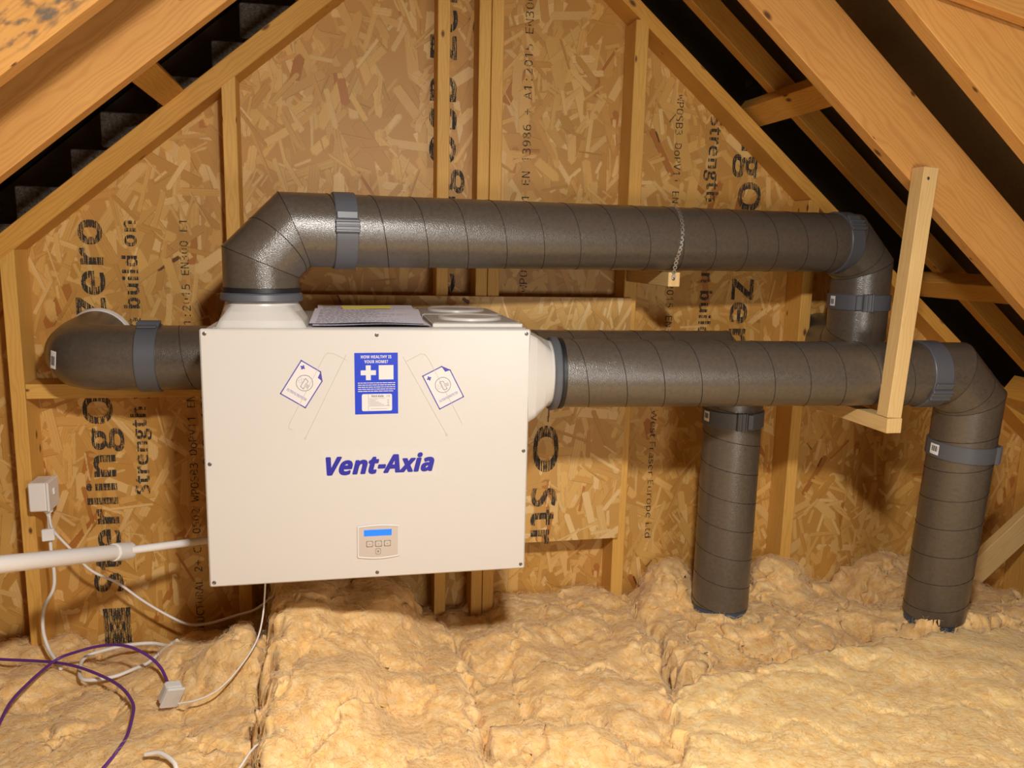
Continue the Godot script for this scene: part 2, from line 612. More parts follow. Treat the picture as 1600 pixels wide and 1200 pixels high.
func build_setting() -> void:
	var wall := Node3D.new()
	wall.name = "wall_back"
	wall.set_meta("kind", "structure")
	add_child(wall, true)
	var joints := [-2.6, -1.012, 0.243, 1.536, 3.3]
	var low := -0.56
	for i in 4:
		var x0: float = joints[i] + 0.0015
		var x1: float = joints[i + 1] - 0.0015
		var o := PackedVector2Array([Vector2(x0, low), Vector2(x1, low), Vector2(x1, maxf(low + 0.01, roof_y(x1, 2.02)))])
		if x0 < RIDGE_X and x1 > RIDGE_X:
			o.append(Vector2(RIDGE_X, 2.02))
		o.append(Vector2(x0, maxf(low + 0.01, roof_y(x0, 2.02))))
		osb_sheet(wall, o, -0.012, 0.0, i % 2 == 1, Vector2(0.13 + 0.41 * i, 0.27 * i))
	wall_text(wall, "SterlingOSB Zero", -0.812, -0.287, 0.084, 1.19, true)
	wall_text(wall, "Strength you can build on", -0.70, 0.039, 0.043, 0.865, true)
	wall_text(wall, "STRUCTURAL 2+ CE 0502 WPOSB3 DoPV11 EN 13986 + A1:2015 EN300 E1", -0.548, -0.478, 0.024, 1.385, true, true, "Droid Sans Mono")
	wall_text(wall, "10-02 1802", -0.508, 0.10, 0.02, 0.3, true, false, "Droid Sans Mono")
	wall_text(wall, "SterlingOSB Zero", 0.266, 0.55, 0.084, 1.19, true)
	wall_text(wall, "WPOSB3 DoPV11 EN 13986 + A1:2015 EN300", 0.532, 0.70, 0.027, 0.95, true, true, "Droid Sans Mono")
	wall_text(wall, "SterlingOSB Zero", 1.331, 1.68, 0.084, 1.243, false)
	wall_text(wall, "Strength you can build on", 1.195, 1.31, 0.043, 0.865, false)
	wall_text(wall, "WPOSB3 DoPV11 EN 13986 + A1:2015 EN300", 1.065, 1.375, 0.025, 0.86, false, true, "Droid Sans Mono")
	wall_text(wall, "West Fraser Europe Ltd", 1.026, 0.283, 0.022, 0.485, false, false)
	# a worn solid stamp below the big lettering
	var sb := MB.new()
	poly(sb, rect2(-0.066, -0.042, 0.066, 0.042), 0.0009)
	put("printed_stamp", sb.mesh(M.ink), wall, Transform3D(Basis(Vector3.BACK, PI * 0.5), Vector3(-0.806, -0.41, 0.0)))

	# outer block leaf of the gable, seen over the sloping plate
	var leaf := Node3D.new()
	leaf.name = "wall_outer"
	leaf.set_meta("kind", "structure")
	add_child(leaf, true)
	var row := 0
	for yy in [0.55, 0.665, 0.78, 0.895, 1.01, 1.125, 1.24, 1.355, 1.47, 1.585, 1.70, 1.815, 1.93]:
		var xe: float = RIDGE_X - (2.12 - yy) / 0.825 + 0.075 + 0.03 * sin(row * 2.1)
		var xr: float = RIDGE_X + (2.12 - yy) / 0.825 - 0.16 + 0.03 * sin(row * 1.7)
		for side in [xe, xr]:
			for k in 2:
				var wdt := 0.44 if k == 0 else 0.3
				var cx: float = side + ((wdt * 0.5 + k * 0.448) if side == xe else -(wdt * 0.5 + k * 0.448))
				if absf(cx - RIDGE_X) < 0.25: continue
				if side != xe and k == 1: continue
				if side != xe and yy < 1.2: continue
				var b := put("concrete_block", rbox(Vector3(wdt, 0.105, 0.1), M.block, 0.004), leaf, Transform3D(Basis.IDENTITY, Vector3(cx, yy + 0.0525, -0.125 + 0.006 * sin(row * 3.3 + k))))
				b.name = "concrete_block"
		row += 1

	# roof membrane over the rafters, both slopes
	var ceil := Node3D.new()
	ceil.name = "ceiling"
	ceil.set_meta("kind", "structure")
	add_child(ceil, true)
	for s in [-1.0, 1.0]:
		var mb := MB.new()
		var a := Vector3(RIDGE_X, 2.31, 0)
		var e := Vector3(RIDGE_X + s * 3.42, 2.31 - 3.42 * 0.825, 0)
		var d := (e - a)
		var f := frame_of(d, Vector3.UP)
		box(mb, (a + e) * 0.5 + Vector3(0, 0.01, 2.2), Vector3(d.length() + 0.02, 0.01, 5.6), 0.001, f)
		put("roof_membrane", mb.mesh(M.felt), ceil)
	var fl := MB.new()
	box(fl, Vector3(RIDGE_X, -0.575, 2.2), Vector3(6.9, 0.03, 5.6), 0.001)
	put("floor", fl.mesh(M.board)).set_meta("kind", "structure")
	# the far gable behind the photographer and the outside face past the blocks
	for q in [["wall_front", 5.0, 0.02], ["wall_cladding", -0.42, 0.02]]:
		var mb := MB.new()
		var tri := PackedVector2Array([Vector2(RIDGE_X - 3.42, -0.56), Vector2(RIDGE_X + 3.42, -0.56), Vector2(RIDGE_X, 2.31)])
		for sd in 2:
			var nn := Vector3.BACK if sd == 0 else Vector3.FORWARD
			var z: float = q[1] + (q[2] if sd == 0 else 0.0)
			var ids := []
			for p in tri: ids.append(mb.add(Vector3(p.x, p.y, z), nn, p * 0.6))
			mb.tri_i(ids[0], ids[1], ids[2], nn)
		put(q[0], mb.mesh(M.osb if q[0] == "wall_front" else M.felt)).set_meta("kind", "structure")

func build_timber() -> void:
	# studs of the gable wall
	var studs := [
		[-1.009, 0.040, 0.105, "leftmost pale wall stud, with the white socket box on its side"],
		[-0.388, 0.040, 0.105, "wall stud rising behind the elbow above the white unit"],
		[0.243, 0.038, 0.105, "single wall stud left of the doubled pair above the unit"],
		[0.370, 0.038, 0.105, "left one of the doubled wall studs above the unit"],
		[0.410, 0.038, 0.105, "right one of the doubled wall studs above the unit"],
		[0.878, 0.044, 0.105, "wall stud at the right edge of the strand board panel"],
		[1.536, 0.042, 0.105, "wall stud standing between the two right hand vertical ducts"],
		[2.64, 0.042, 0.105, "short wall stud at the far right edge beyond the diagonal brace"],
	]
	for s in studs:
		var x: float = s[0]
		var top := roof_y(x, 1.963 if x > RIDGE_X else 1.925) + 0.03
		if x > 0.2 and x < 0.5: top = 1.88
		if x > 1.4 and x < 1.6: top = 1.035
		var o := timber("wall_stud", Vector3(x, -0.56, s[2] * 0.5 + 0.001), Vector3(x, top, s[2] * 0.5 + 0.001), s[1], s[2], M.stud, Vector3.LEFT)
		tag(o, s[3], "wall stud", "studs of the gable wall")
	# sloping plates: underside runs through (0, 1.62) on the left and (0.4, 1.965) on the right
	var sl := 0.825
	var cs := cos(atan(sl))
	var pl := timber("sloping_plate", Vector3(-2.3, 1.625 - 2.3 * sl + 0.029 / cs, 0.054), Vector3(RIDGE_X + 0.02, 1.625 + (RIDGE_X + 0.02) * sl + 0.029 / cs, 0.054), 0.056, 0.106, M.plate)
	tag(pl, "sloping timber plate along the left slope over the strand board", "timber plate")
	var pr := timber("sloping_plate", Vector3(RIDGE_X + 0.06, 2.292 - (RIDGE_X + 0.06) * sl + 0.021 / cs, 0.054), Vector3(3.1, 2.292 - 3.1 * sl + 0.021 / cs, 0.054), 0.042, 0.106, M.plate)
	tag(pr, "sloping timber plate along the right slope over the strand board", "timber plate")
	# truss rafters
	for t in [[0.70, 0.044, 1.925, 0.165, "far"], [1.062, 0.044, 1.98, 0.235, "near"]]:
		for s in [-1.0, 1.0]:
			var apex: float = t[2] + t[3] * 0.5 / cs
			if s > 0 and t[4] == "near":
				t[3] = 0.165
				apex = t[2] + t[3] * 0.5 / cs
			if s < 0 and t[4] == "near":
				apex -= 0.03
			var a := Vector3(RIDGE_X + s * 0.13, apex - 0.13 * sl, t[0])
			var b := Vector3(RIDGE_X + s * 3.1, apex - 3.1 * sl, t[0])
			var r := timber("truss_rafter", a, b, t[3], t[1], M.truss)
			var lb := ""
			if t[4] == "far":
				lb = "wide left rafter running just above the left sloping plate" if s < 0 else "wide right rafter that carries the upright hanging batten"
			else:
				lb = "nearest left rafter with grey mould stains, in the top left corner" if s < 0 else "nearest right rafter, bright in the top right corner"
			tag(r, lb, "rafter", "roof rafters")
			if s < 0 and t[4] == "near":
				var sm := MB.new()
				var zz: float = -t[1] * 0.5 - 0.0006
				sm.quad(Vector3(0.86, -0.113, zz), Vector3(1.24, -0.113, zz), Vector3(1.24, 0.0, zz), Vector3(0.86, 0.0, zz), Vector3.FORWARD, Vector2(0, 1), Vector2(1, 1), Vector2(1, 0), Vector2(0, 0))
				put("mould_stain", sm.mesh(M.mould), r)
	var lr := timber("ladder_rafter", Vector3(RIDGE_X, 2.118 + 0.035 / cs, 0.2), Vector3(3.0, 2.118 + 0.035 / cs - (3.0 - RIDGE_X) * sl, 0.2), 0.068, 0.042, M.stud)
	tag(lr, "dim thin rafter set behind the right rafter, over the dark void", "rafter", "roof rafters")
	# ladder noggins
	var nog := func(x: float, y: float, tilt: float, h: float, w: float, z0: float, z1: float, label: String) -> void:
		var f := Basis(Vector3.BACK, tilt)
		var o := timber("ladder_noggin", Vector3(x, y, z0), Vector3(x, y, z1), h, w, M.plate, f * Vector3.UP)
		tag(o, label, "timber block", "roof ladder noggins")
	nog.call(-0.553, 1.268, atan(sl), 0.045, 0.075, 0.02, 0.677, "short timber block bridging from left plate to left rafter")
	nog.call(1.31, 1.318, -atan(sl), 0.048, 0.085, 0.02, 0.677, "upper timber block bridging to the right rafter, near the top")
	nog.call(1.995, 0.752, -atan(sl), 0.048, 0.09, 0.02, 0.677, "timber block bridging to right rafter, just right of hanging batten")
	nog.call(2.43, 0.355, -atan(sl), 0.10, 0.06, 0.108, 0.9, "broad timber block at the right edge, beyond the right duct elbow")
	# noggin between the two left studs
	var hn := timber("wall_noggin", Vector3(-0.988, 0.397, 0.056), Vector3(-0.409, 0.397, 0.056), 0.045, 0.1, M.stud)
	tag(hn, "horizontal timber block under the left duct elbow, between two studs", "timber block")
	var br := timber("diagonal_brace", Vector3(2.23, -0.42, 0.165), Vector3(2.72, 0.011, 0.165), 0.10, 0.036, M.batten)
	tag(br, "pale diagonal brace leaning up to the right behind the right duct", "brace")
	var rb := timber("roof_brace", Vector3(1.15, 1.438, 1.122), Vector3(1.66, 1.334, 1.122), 0.1, 0.035, M.truss)
	tag(rb, "pale brace board crossing the nearest right rafter at top right corner", "brace")
	# strand board panel the unit hangs on
	var bp := Node3D.new()
	bp.name = "backing_panel"
	add_child(bp, true)
	tag(bp, "strand board backing panel behind the white ventilation unit", "board")
	osb_sheet(bp, PackedVector2Array([Vector2(-0.44, -0.147), Vector2(0.866, -0.147), Vector2(0.878, 0.692), Vector2(-0.44, 0.692)]), 0.1075, 0.1255, false, Vector2(0.62, 0.2), "board").material_override = M.osb_new
	wall_text(bp, "O", 0.596, 0.262, 0.085, 0.16, false, true, "Droid Sans", 0.1259)
	wall_text(bp, "Str", 0.594, 0.045, 0.085, 0.20, false, true, "Droid Sans", 0.1259)

# ---------------------------------------------------------------- ducts
const R := 0.0925

func clamp_band(parent: Node, c: Vector3, axis: Vector3, buckle_dir: Vector3, w := 0.052, tilt := 0.0) -> MeshInstance3D:
	var mb := MB.new()
	var r := R
	lathe(mb, c, axis, [Vector2(-w * 0.5, r - 0.002), Vector2(-w * 0.5, r + 0.004), Vector2(-w * 0.5 + 0.002, r + 0.0055), Vector2(w * 0.5 - 0.002, r + 0.0055), Vector2(w * 0.5, r + 0.004), Vector2(w * 0.5, r - 0.002)], 56)
	var band := put("clamp_band", mb.mesh(M.clamp), parent)
	var d := (buckle_dir - axis * buckle_dir.dot(axis)).normalized()
	var f := Basis(axis, d, axis.cross(d))
	var bk := MB.new()
	var o := c + d * (r + 0.006)
	box(bk, o + f.z * 0.000, Vector3(w + 0.004, 0.009, 0.034), 0.0018, f)
	box(bk, o + d * 0.004 + f.z * 0.012, Vector3(w + 0.006, 0.008, 0.007), 0.0018, f)
	box(bk, o + d * 0.004 - f.z * 0.001, Vector3(w + 0.006, 0.006, 0.005), 0.0015, f)
	box(bk, o + d * 0.004 - f.z * 0.013, Vector3(w + 0.006, 0.008, 0.006), 0.0018, f)
	box(bk, o - d * 0.002 - f.z * 0.028, Vector3(w - 0.004, 0.006, 0.018), 0.0015, f)
	put("buckle", bk.mesh(M.clamp), band)
	return band

func ring_seam(mb: MB, c: Vector3, u: Vector3, w: Vector3, dir: Vector3, pn: Vector3) -> void:
	var pts := []
	for s in 49:
		var an := TAU * s / 48.0
		var rad := (u * cos(an) + w * sin(an)) * (R + 0.0002)
		pts.append(c + rad + dir * (-rad.dot(pn) / dir.dot(pn)))
	sweep(mb, pts, 0.0011, 5, false, true)

# straight pipe with its spiral seam as a sub-part
func straight(parent: Node, a: Vector3, b: Vector3, pitch := 0.105, phase := 0.0, hand := 1.0) -> MeshInstance3D:
	var mb := MB.new()
	sweep(mb, [a, b], R, 64, true)
	var o := put("straight_pipe", mb.mesh(M.duct), parent)
	var d := (b - a).normalized()
	var L := (b - a).length()
	var u := d.cross(Vector3.BACK).normalized() if absf(d.y) < 0.8 else Vector3.RIGHT
	u = (u - d * u.dot(d)).normalized()
	var w := d.cross(u)
	var pts := []
	var n := int(L / pitch * 28.0)
	for i in n + 1:
		var t := float(i) / n * L
		var an := phase + hand * TAU * t / pitch
		pts.append(a + d * t + (u * cos(an) + w * sin(an)) * (R + 0.0002))
	var sm := MB.new()
	sweep(sm, pts, 0.0011, 5, false, true)
	put("spiral_seam", sm.mesh(M.seam), o)
	return o

# moulded elbow: two mitres of 45 degrees (or a softer bend) between directions d0 and d1 round corner c
func elbow(parent: Node, c: Vector3, d0: Vector3, d1: Vector3, l0: float, l1: float, a := 0.085, soft := 1) -> MeshInstance3D:
	d0 = d0.normalized(); d1 = d1.normalized()
	var p1 := c - d0 * a
	var p2 := c + d1 * a
	var pts := [c - d0 * l0]
	if soft <= 1:
		pts += [p1, p2]
	else:
		for k in soft + 1:
			var t := float(k) / soft
			pts.append(p1.lerp(c, t).lerp(c.lerp(p2, t), t))
	pts.append(c + d1 * l1)
	var mb := MB.new()
	sweep(mb, pts, R + 0.0004, 64, true, soft > 1)
	var o := put("elbow", mb.mesh(M.duct), parent)
	if soft <= 1:
		var sm := MB.new()
		var mid := (p2 - p1).normalized()
		var side := d0.cross(d1).normalized()
		for q in [[p1, d0, (d0 + mid).normalized()], [p2, d1, (d1 + mid).normalized()], [(p1 + p2) * 0.5, mid, (mid + side * 0.25).normalized()]]:
			ring_seam(sm, q[0], side, side.cross(q[1]).normalized(), q[1], q[2])
		put("moulding_seam", sm.mesh(M.seam), o)
	return o

func collar(parent: Node, c: Vector3, axis: Vector3) -> void:
	# flared grey rim at the unit, then the black strap
	var mb := MB.new()
	lathe(mb, c, axis, [Vector2(0, R - 0.02), Vector2(0, R + 0.006), Vector2(0.004, R + 0.009), Vector2(0.018, R + 0.007), Vector2(0.022, R + 0.001), Vector2(0.03, R)], 56)
	var o := put("duct_collar", mb.mesh(M.clamp), parent)
	var b := MB.new()
	lathe(b, c + axis * 0.022, axis, [Vector2(0, R), Vector2(0.001, R + 0.0045), Vector2(0.011, R + 0.0045), Vector2(0.012, R)], 56)
	put("strap", b.mesh(M.rubber), o)

func sticker(parent: Node, c: Vector3, axis: Vector3, dir: Vector3, along: float, round_: float, r := R + 0.0062) -> void:
	# barcode label bent round the band
	var d := (dir - axis * dir.dot(axis)).normalized()
	var w := axis.cross(d)
	var mb := MB.new()
	var bars := MB.new()
	var half := round_ * 0.5 / r
	var strip := func(m: MB, t0: float, t1: float, a0: float, a1: float, rr: float) -> void:
		var prev := []
		for k in 5:
			var an := lerpf(a0, a1, k / 4.0)
			var nn := d * cos(an) + w * sin(an)
			var pr := [m.add(c + nn * rr + axis * t0, nn), m.add(c + nn * rr + axis * t1, nn)]
			if prev: m.quad_i(prev[0], prev[1], pr[1], pr[0], nn)
			prev = pr
	strip.call(mb, -along * 0.5, along * 0.5, -half, half, r)
	var o := put("barcode_label", mb.mesh(M.label), parent)
	o.set_meta("label", "small white barcode label")
	for k in 9:
		var a0 := -half * 0.75 + half * 1.3 * k / 9.0
		strip.call(bars, -along * 0.32, along * 0.2, a0, a0 + half * (0.05 + 0.05 * (k % 3)), r + 0.0003)
	put("barcode", bars.mesh(M.print), o)

func build_ducts() -> void:
	# top run
	var t := thing("insulated_duct", "long black insulated duct running above the unit, elbowed at both ends", "duct", Vector3.ZERO, "insulated ducts")
	var a := Vector3(-0.269, 0.880, 0.545)
	var b := Vector3(1.59, 0.887, 0.322)
	var dx := (b - a).normalized()
	collar(t, Vector3(-0.269, 0.702, 0.545), Vector3.UP)
	elbow(t, a, Vector3.UP, dx, 0.155, 0.155, 0.082)
	straight(t, a + dx * 0.15, b - dx * 0.14, 0.107, 2.4)
	elbow(t, b, dx, Vector3.DOWN, 0.145, 0.19, 0.078)
	clamp_band(t, a + dx * 0.205, dx, Vector3(0, 0.1, 1), 0.055)
	clamp_band(t, b - dx * 0.105, dx, Vector3(0, 0.65, 1), 0.05)
	var c := Vector3(1.59, 0.545, 0.322)
	clamp_band(t, c + Vector3.UP * 0.155, Vector3.UP, Vector3(-0.31, 0, 0.95), 0.05)
	sticker(t, c + Vector3.UP * 0.157, Vector3.UP, Vector3(-1.0, 0, 0.05), 0.032, 0.024)
	elbow(t, c, Vector3.DOWN, Vector3(0.22, 0, -1), 0.17, 0.322, 0.06)
	# front run
	var f := thing("insulated_duct", "nearest black insulated duct from the unit's right side, dropping at far right", "duct", Vector3.ZERO, "insulated ducts")
	var p := Vector3(0.478, 0.513, 0.584)
	var q := Vector3(1.762, 0.510, 0.655)
	var dq := (q - p).normalized()
	collar(f, p, dq)
	straight(f, p + dq * 0.028, q - dq * 0.15, 0.105, 1.2)
	var down := Vector3(0.045, -1.0, -0.11).normalized()
	elbow(f, q, dq, down, 0.155, 0.17, 0.08)
	straight(f, q + down * 0.165, q + down * 0.80, 0.094, 0.6)
	var s1 := MB.new()
	sweep(s1, [q + down * 0.79, q + down * 0.97], R - 0.006, 48)
	put("spigot", s1.mesh(M.blue_pipe), f)
	clamp_band(f, q - dq * 0.165, dq, Vector3(0, -0.55, 1), 0.058)
	var cb := q + down * 0.235
	clamp_band(f, cb, (down + Vector3(-0.06, 0, 0.06)).normalized(), Vector3(0.62, 0, 0.8), 0.05)
	sticker(f, cb, (down + Vector3(-0.06, 0, 0.06)).normalized(), Vector3(-1.0, 0, 0.04), 0.032, 0.034)
	# rear run
	var r := thing("insulated_duct", "rear black insulated duct hidden behind the front one, dropping mid right", "duct", Vector3.ZERO, "insulated ducts")
	var e := Vector3(1.168, 0.510, 0.325)
	collar(r, Vector3(0.42, 0.510, 0.300), Vector3.RIGHT)
	straight(r, Vector3(0.45, 0.510, 0.301), e - Vector3(0.15, 0, 0), 0.105, 0.3)
	elbow(r, e, Vector3.RIGHT, Vector3.DOWN, 0.155, 0.15, 0.08)
	straight(r, e + Vector3.DOWN * 0.145, e + Vector3.DOWN * 0.825, 0.096, 2.8, -1.0)
	var s2 := MB.new()
	sweep(s2, [e + Vector3.DOWN * 0.82, e + Vector3.DOWN * 0.98], R - 0.006, 48)
	put("spigot", s2.mesh(M.blue_pipe), r)
	clamp_band(r, e + Vector3.DOWN * 0.185, Vector3.DOWN, Vector3(-0.18, 0, 0.98), 0.052)
	sticker(r, e + Vector3.DOWN * 0.18, Vector3.DOWN, Vector3(-1.0, 0, 0.12), 0.032, 0.03)
	# left run
	var l := thing("insulated_duct", "short black insulated duct left of the unit, bending into the wall", "duct", Vector3.ZERO, "insulated ducts")
	var g := Vector3(-0.815, 0.515, 0.235)
	collar(l, Vector3(-0.402, 0.515, 0.25), Vector3.LEFT)
	straight(l, Vector3(-0.43, 0.515, 0.249), Vector3(-0.68, 0.515, 0.240), 0.105, 0.5)
	var into := Vector3(0.06, 0.11, -1).normalized()
	elbow(l, g, Vector3(-1, 0, -0.02), into, 0.14, 0.236, 0.10, 4)
	var seal := MB.new()
	lathe(seal, g + into * 0.214, into, [Vector2(0, R), Vector2(0.004, R + 0.003), Vector2(0.014, R + 0.005), Vector2(0.020, R + 0.006), Vector2(0.020, R)], 40)
	put("foam_seal", seal.mesh(M.label), l)
	clamp_band(l, Vector3(-0.605, 0.515, 0.243), Vector3.LEFT, Vector3(0, 1, 0.12), 0.055)
	sticker(l, Vector3(-0.788, 0.517, 0.208), Vector3(0.12, 1.0, 0.1).normalized(), Vector3(-0.62, -0.1, 0.78), 0.05, 0.022, R + 0.006)

# ---------------------------------------------------------------- the unit
func loft_adapter(o: Vector3, axis: Vector3, side: Vector3, half: Vector2, center_off: Vector2, r: float, L: float) -> ArrayMesh:
	# square flange to round spigot
	var mb := MB.new()
	var up := axis.cross(side).normalized()
	var n := 64
	var rings := []
	var prof := [[0.0, 0.0], [0.008, 0.0], [0.3, 0.22], [0.62, 0.62], [0.85, 0.92], [1.0, 1.0]]
	for k in prof:
		var ring := []
		for i in n + 1:
			var an := TAU * i / n
			var cx := cos(an)
			var sy := sin(an)
			var m := maxf(absf(cx), absf(sy))
			var sq := Vector2(cx / m * half.x, sy / m * half.y)
			sq = sq.lerp(Vector2(cx * half.x, sy * half.y) * 1.2, 0.12)
			var ci := Vector2(cx, sy) * r + center_off
			var pt := sq.lerp(ci, k[1])
			ring.append(o + axis * (k[0] * L) + side * pt.x + up * pt.y)
		rings.append(ring)
	for j in rings.size() - 1:
		var ids := []
		for i in n + 1:
			var tang: Vector3 = rings[j][(i + 1) % n] - rings[j][posmod(i - 1, n)]
			var nn: Vector3 = tang.cross(rings[j + 1][i] - rings[j][i]).normalized()
			if nn.dot(rings[j][i] - o - axis * (prof[j][0] * L)) < 0: nn = -nn
			ids.append([mb.add(rings[j][i], nn), mb.add(rings[j + 1][i], nn)])
		for i in n:
			mb.quad_i(ids[i][0], ids[i + 1][0], ids[i + 1][1], ids[i][1], mb.n[ids[i][0]])
	return mb.mesh(M.white)

func face_px(u: float, v: float) -> Vector2:
	return Vector2(u, v)

func build_unit() -> void:
	var zf := 0.69
	var H := 0.643
	var u := thing("ventilation_unit", "white box heat recovery ventilation unit with blue logo and stickers", "ventilation unit", Vector3(0, 0, 0.69))
	# local frame: z = 0 at the front face
	var mb := MB.new()
	box(mb, Vector3(0, H * 0.5, -0.2965), Vector3(0.792, H - 0.008, 0.555), 0.003)
	put("casing", mb.mesh(M.white), u)
	var fm := MB.new()
	box(fm, Vector3(0, H * 0.5, -0.009), Vector3(0.8, H, 0.018), 0.0035)
	var front := put("front_cover", fm.mesh(M.white), u)
	for s in [[-0.388, 0.632], [0.012, 0.629], [0.389, 0.632], [-0.388, 0.315], [0.389, 0.325], [-0.389, 0.012], [0.010, 0.014], [0.389, 0.013]]:
		var sc := MB.new()
		lathe(sc, Vector3(s[0], s[1], -0.001), Vector3.BACK, [Vector2(0, 0.0052), Vector2(0.0016, 0.0048), Vector2(0.0022, 0.003), Vector2(0.0012, 0.0018), Vector2(0.0012, 0.0)], 14)
		put("screw", sc.mesh(M.screw), front)
	# logo
	var lb := MB.new()
	poly(lb, rect2(-0.125, 0.268, 0.168, 0.345), 0.0002)
	put("logo_backing", lb.mesh(M.backing), front)
	var logo := text_mesh("Vent-Axia", 0.043, M.logo, true, "Droid Sans", 1.0, 0.26, 0.272, false, 0.0006, 0.0019)
	var ml := put("logo_lettering", logo, front, Transform3D(Basis(Vector3.BACK, 0.012), Vector3(-0.119, 0.301, 0.0003)))
	ml.set_meta("label", "bold slanted blue maker's lettering")
	# blue leaflet sticker
	var bs := MB.new()
	poly(bs, rect2(-0.053, 0.0, 0.053, 0.154), 0.0003)
	var leaf := put("blue_sticker", bs.mesh(M.blue), front, Transform3D(Basis(Vector3.BACK, 0.005), Vector3(0.011, 0.431, 0.0)))
	leaf.set_meta("label", "blue sticker asking about a healthy home")
	put("sticker_lettering", text_mesh("HOW HEALTHY IS", 0.0075, M.sticker, true, "Droid Sans", 1.0, 0.0, 0.074, true, 0.0003), leaf, Transform3D(Basis.IDENTITY, Vector3(0, 0.144, 0.0004)))
	put("sticker_lettering", text_mesh("YOUR HOME?", 0.0075, M.sticker, true, "Droid Sans", 1.0, 0.0, 0.058, true, 0.0003), leaf, Transform3D(Basis.IDENTITY, Vector3(0, 0.132, 0.0004)))
	var wh := MB.new()
	for q in [rect2(-0.038, 0.0985, -0.0255, 0.1105), rect2(-0.0255, 0.086, -0.0135, 0.123), rect2(-0.0135, 0.0985, -0.001, 0.1105)]:
		poly(wh, q, 0.0006)
	poly(wh, rect2(0.006, 0.087, 0.042, 0.123), 0.0006)
	for k in 5:
		var x := -0.045
		while x < 0.042:
			var w := rng.randf_range(0.004, 0.012)
			poly(wh, rect2(x, 0.078 - k * 0.0052, minf(x + w, 0.046), 0.0798 - k * 0.0052), 0.0006)
			x += w + 0.0012
	poly(wh, rrect(-0.036, 0.008, 0.038, 0.051, 0.004), 0.0006)
	put("white_print", wh.mesh(M.sticker), leaf)
	var rp := MB.new()
	stroke(rp, [Vector2(-0.020, 0.0085), Vector2(-0.020, 0.0505)], 0.0006, 0.0008)
	stroke(rp, [Vector2(-0.019, 0.0405), Vector2(0.022, 0.0405)], 0.0005, 0.0008)
	for k in 6:
		stroke(rp, [Vector2(-0.018, 0.037 - 0.0032 * k), Vector2(-0.018 + [0.02, 0.016, 0.024, 0.03, 0.036, 0.05][k], 0.037 - 0.0032 * k)], 0.0007, 0.0008)
	stroke(rp, [Vector2(-0.014, 0.0135), Vector2(0.026, 0.0135)], 0.0006, 0.0008)
	for k in 3:
		stroke(rp, Array(circle2(Vector2(0.0285, 0.035 - k * 0.0062), 0.0017, 10)), 0.0006, 0.0008, true)
	put("rating_print", rp.mesh(M.icon_grey), leaf)
	put("rating_lettering", text_mesh("Vent-Axia", 0.005, M.print, true, "Droid Sans", 1.0, 0.1, 0.030, false, 0.0002), leaf, Transform3D(Basis.IDENTITY, Vector3(-0.013, 0.046, 0.0008)))
	put("rating_lettering", text_mesh("CE", 0.005, M.icon_grey, false, "Droid Sans", 1.0, 0.0, 0.008, false, 0.0002), leaf, Transform3D(Basis.IDENTITY, Vector3(0.025, 0.0455, 0.0008)))
	# two tilted filter stickers with their wire outlines
	for s in [[Vector2(-0.165, 0.5085), -32.0, "left filter sticker, tilted clockwise"], [Vector2(0.177, 0.4985), 27.0, "right filter sticker, tilted the other way"]]:
		var st := MB.new()
		var w := 0.034
		var h := 0.0475
		var outl := PackedVector2Array([Vector2(-w, -h), Vector2(w, -h), Vector2(w, h - 0.018), Vector2(w - 0.015, h), Vector2(-w, h)])
		poly(st, outl, 0.0003)
		var n := put("filter_sticker", st.mesh(M.sticker), front, Transform3D(Basis(Vector3.BACK, deg_to_rad(s[1])), Vector3(s[0].x, s[0].y, 0)))
		n.set_meta("label", s[2])
		var pr := MB.new()
		stroke(pr, Array(outl), 0.0026, 0.0005, true)
		poly(pr, PackedVector2Array([Vector2(w - 0.015, h), Vector2(w - 0.013, h - 0.016), Vector2(w, h - 0.018)]), 0.0006)
		for q in [rect2(-w + 0.006, h - 0.0145, -w + 0.0095, h - 0.0105), rect2(-w + 0.0095, h - 0.018, -w + 0.0135, h - 0.007), rect2(-w + 0.0135, h - 0.0145, -w + 0.017, h - 0.0105)]:
			poly(pr, q, 0.0006)
		put("sticker_print", pr.mesh(M.icon), n)
		var ic := MB.new()
		stroke(ic, Array(circle2(Vector2(0.001, 0.004), 0.0195, 40)), 0.0011, 0.0006, true)
		stroke(ic, [Vector2(-0.003, 0.015), Vector2(0.006, 0.012), Vector2(0.006, 0.006)], 0.0012, 0.0006)
		stroke(ic, [Vector2(-0.003, 0.015), Vector2(-0.003, -0.008), Vector2(0.006, -0.010), Vector2(0.006, -0.004)], 0.0012, 0.0006)
		for k in 3:
			stroke(ic, [Vector2(0.003, 0.004 - k * 0.003), Vector2(0.008, 0.0045 - k * 0.003), Vector2(0.012, 0.0025 - k * 0.003), Vector2(0.015, 0.0045 - k * 0.003)], 0.0009, 0.0006)
		for k in 9:
			poly(ic, circle2(Vector2(-0.014 + 0.004 * (k % 3), 0.011 - 0.005 * (k / 3) - 0.0015 * (k % 2)), 0.0008, 6), 0.0006)
		put("filter_icon", ic.mesh(M.icon_grey), n)
		put("sticker_lettering", text_mesh("FILTER/FILTRE/FILTER", 0.0062, M.icon, false, "Droid Sans", 1.0, 0.0, 0.052, true, 0.0002), n, Transform3D(Basis.IDENTITY, Vector3(0, -0.030, 0.0005)))
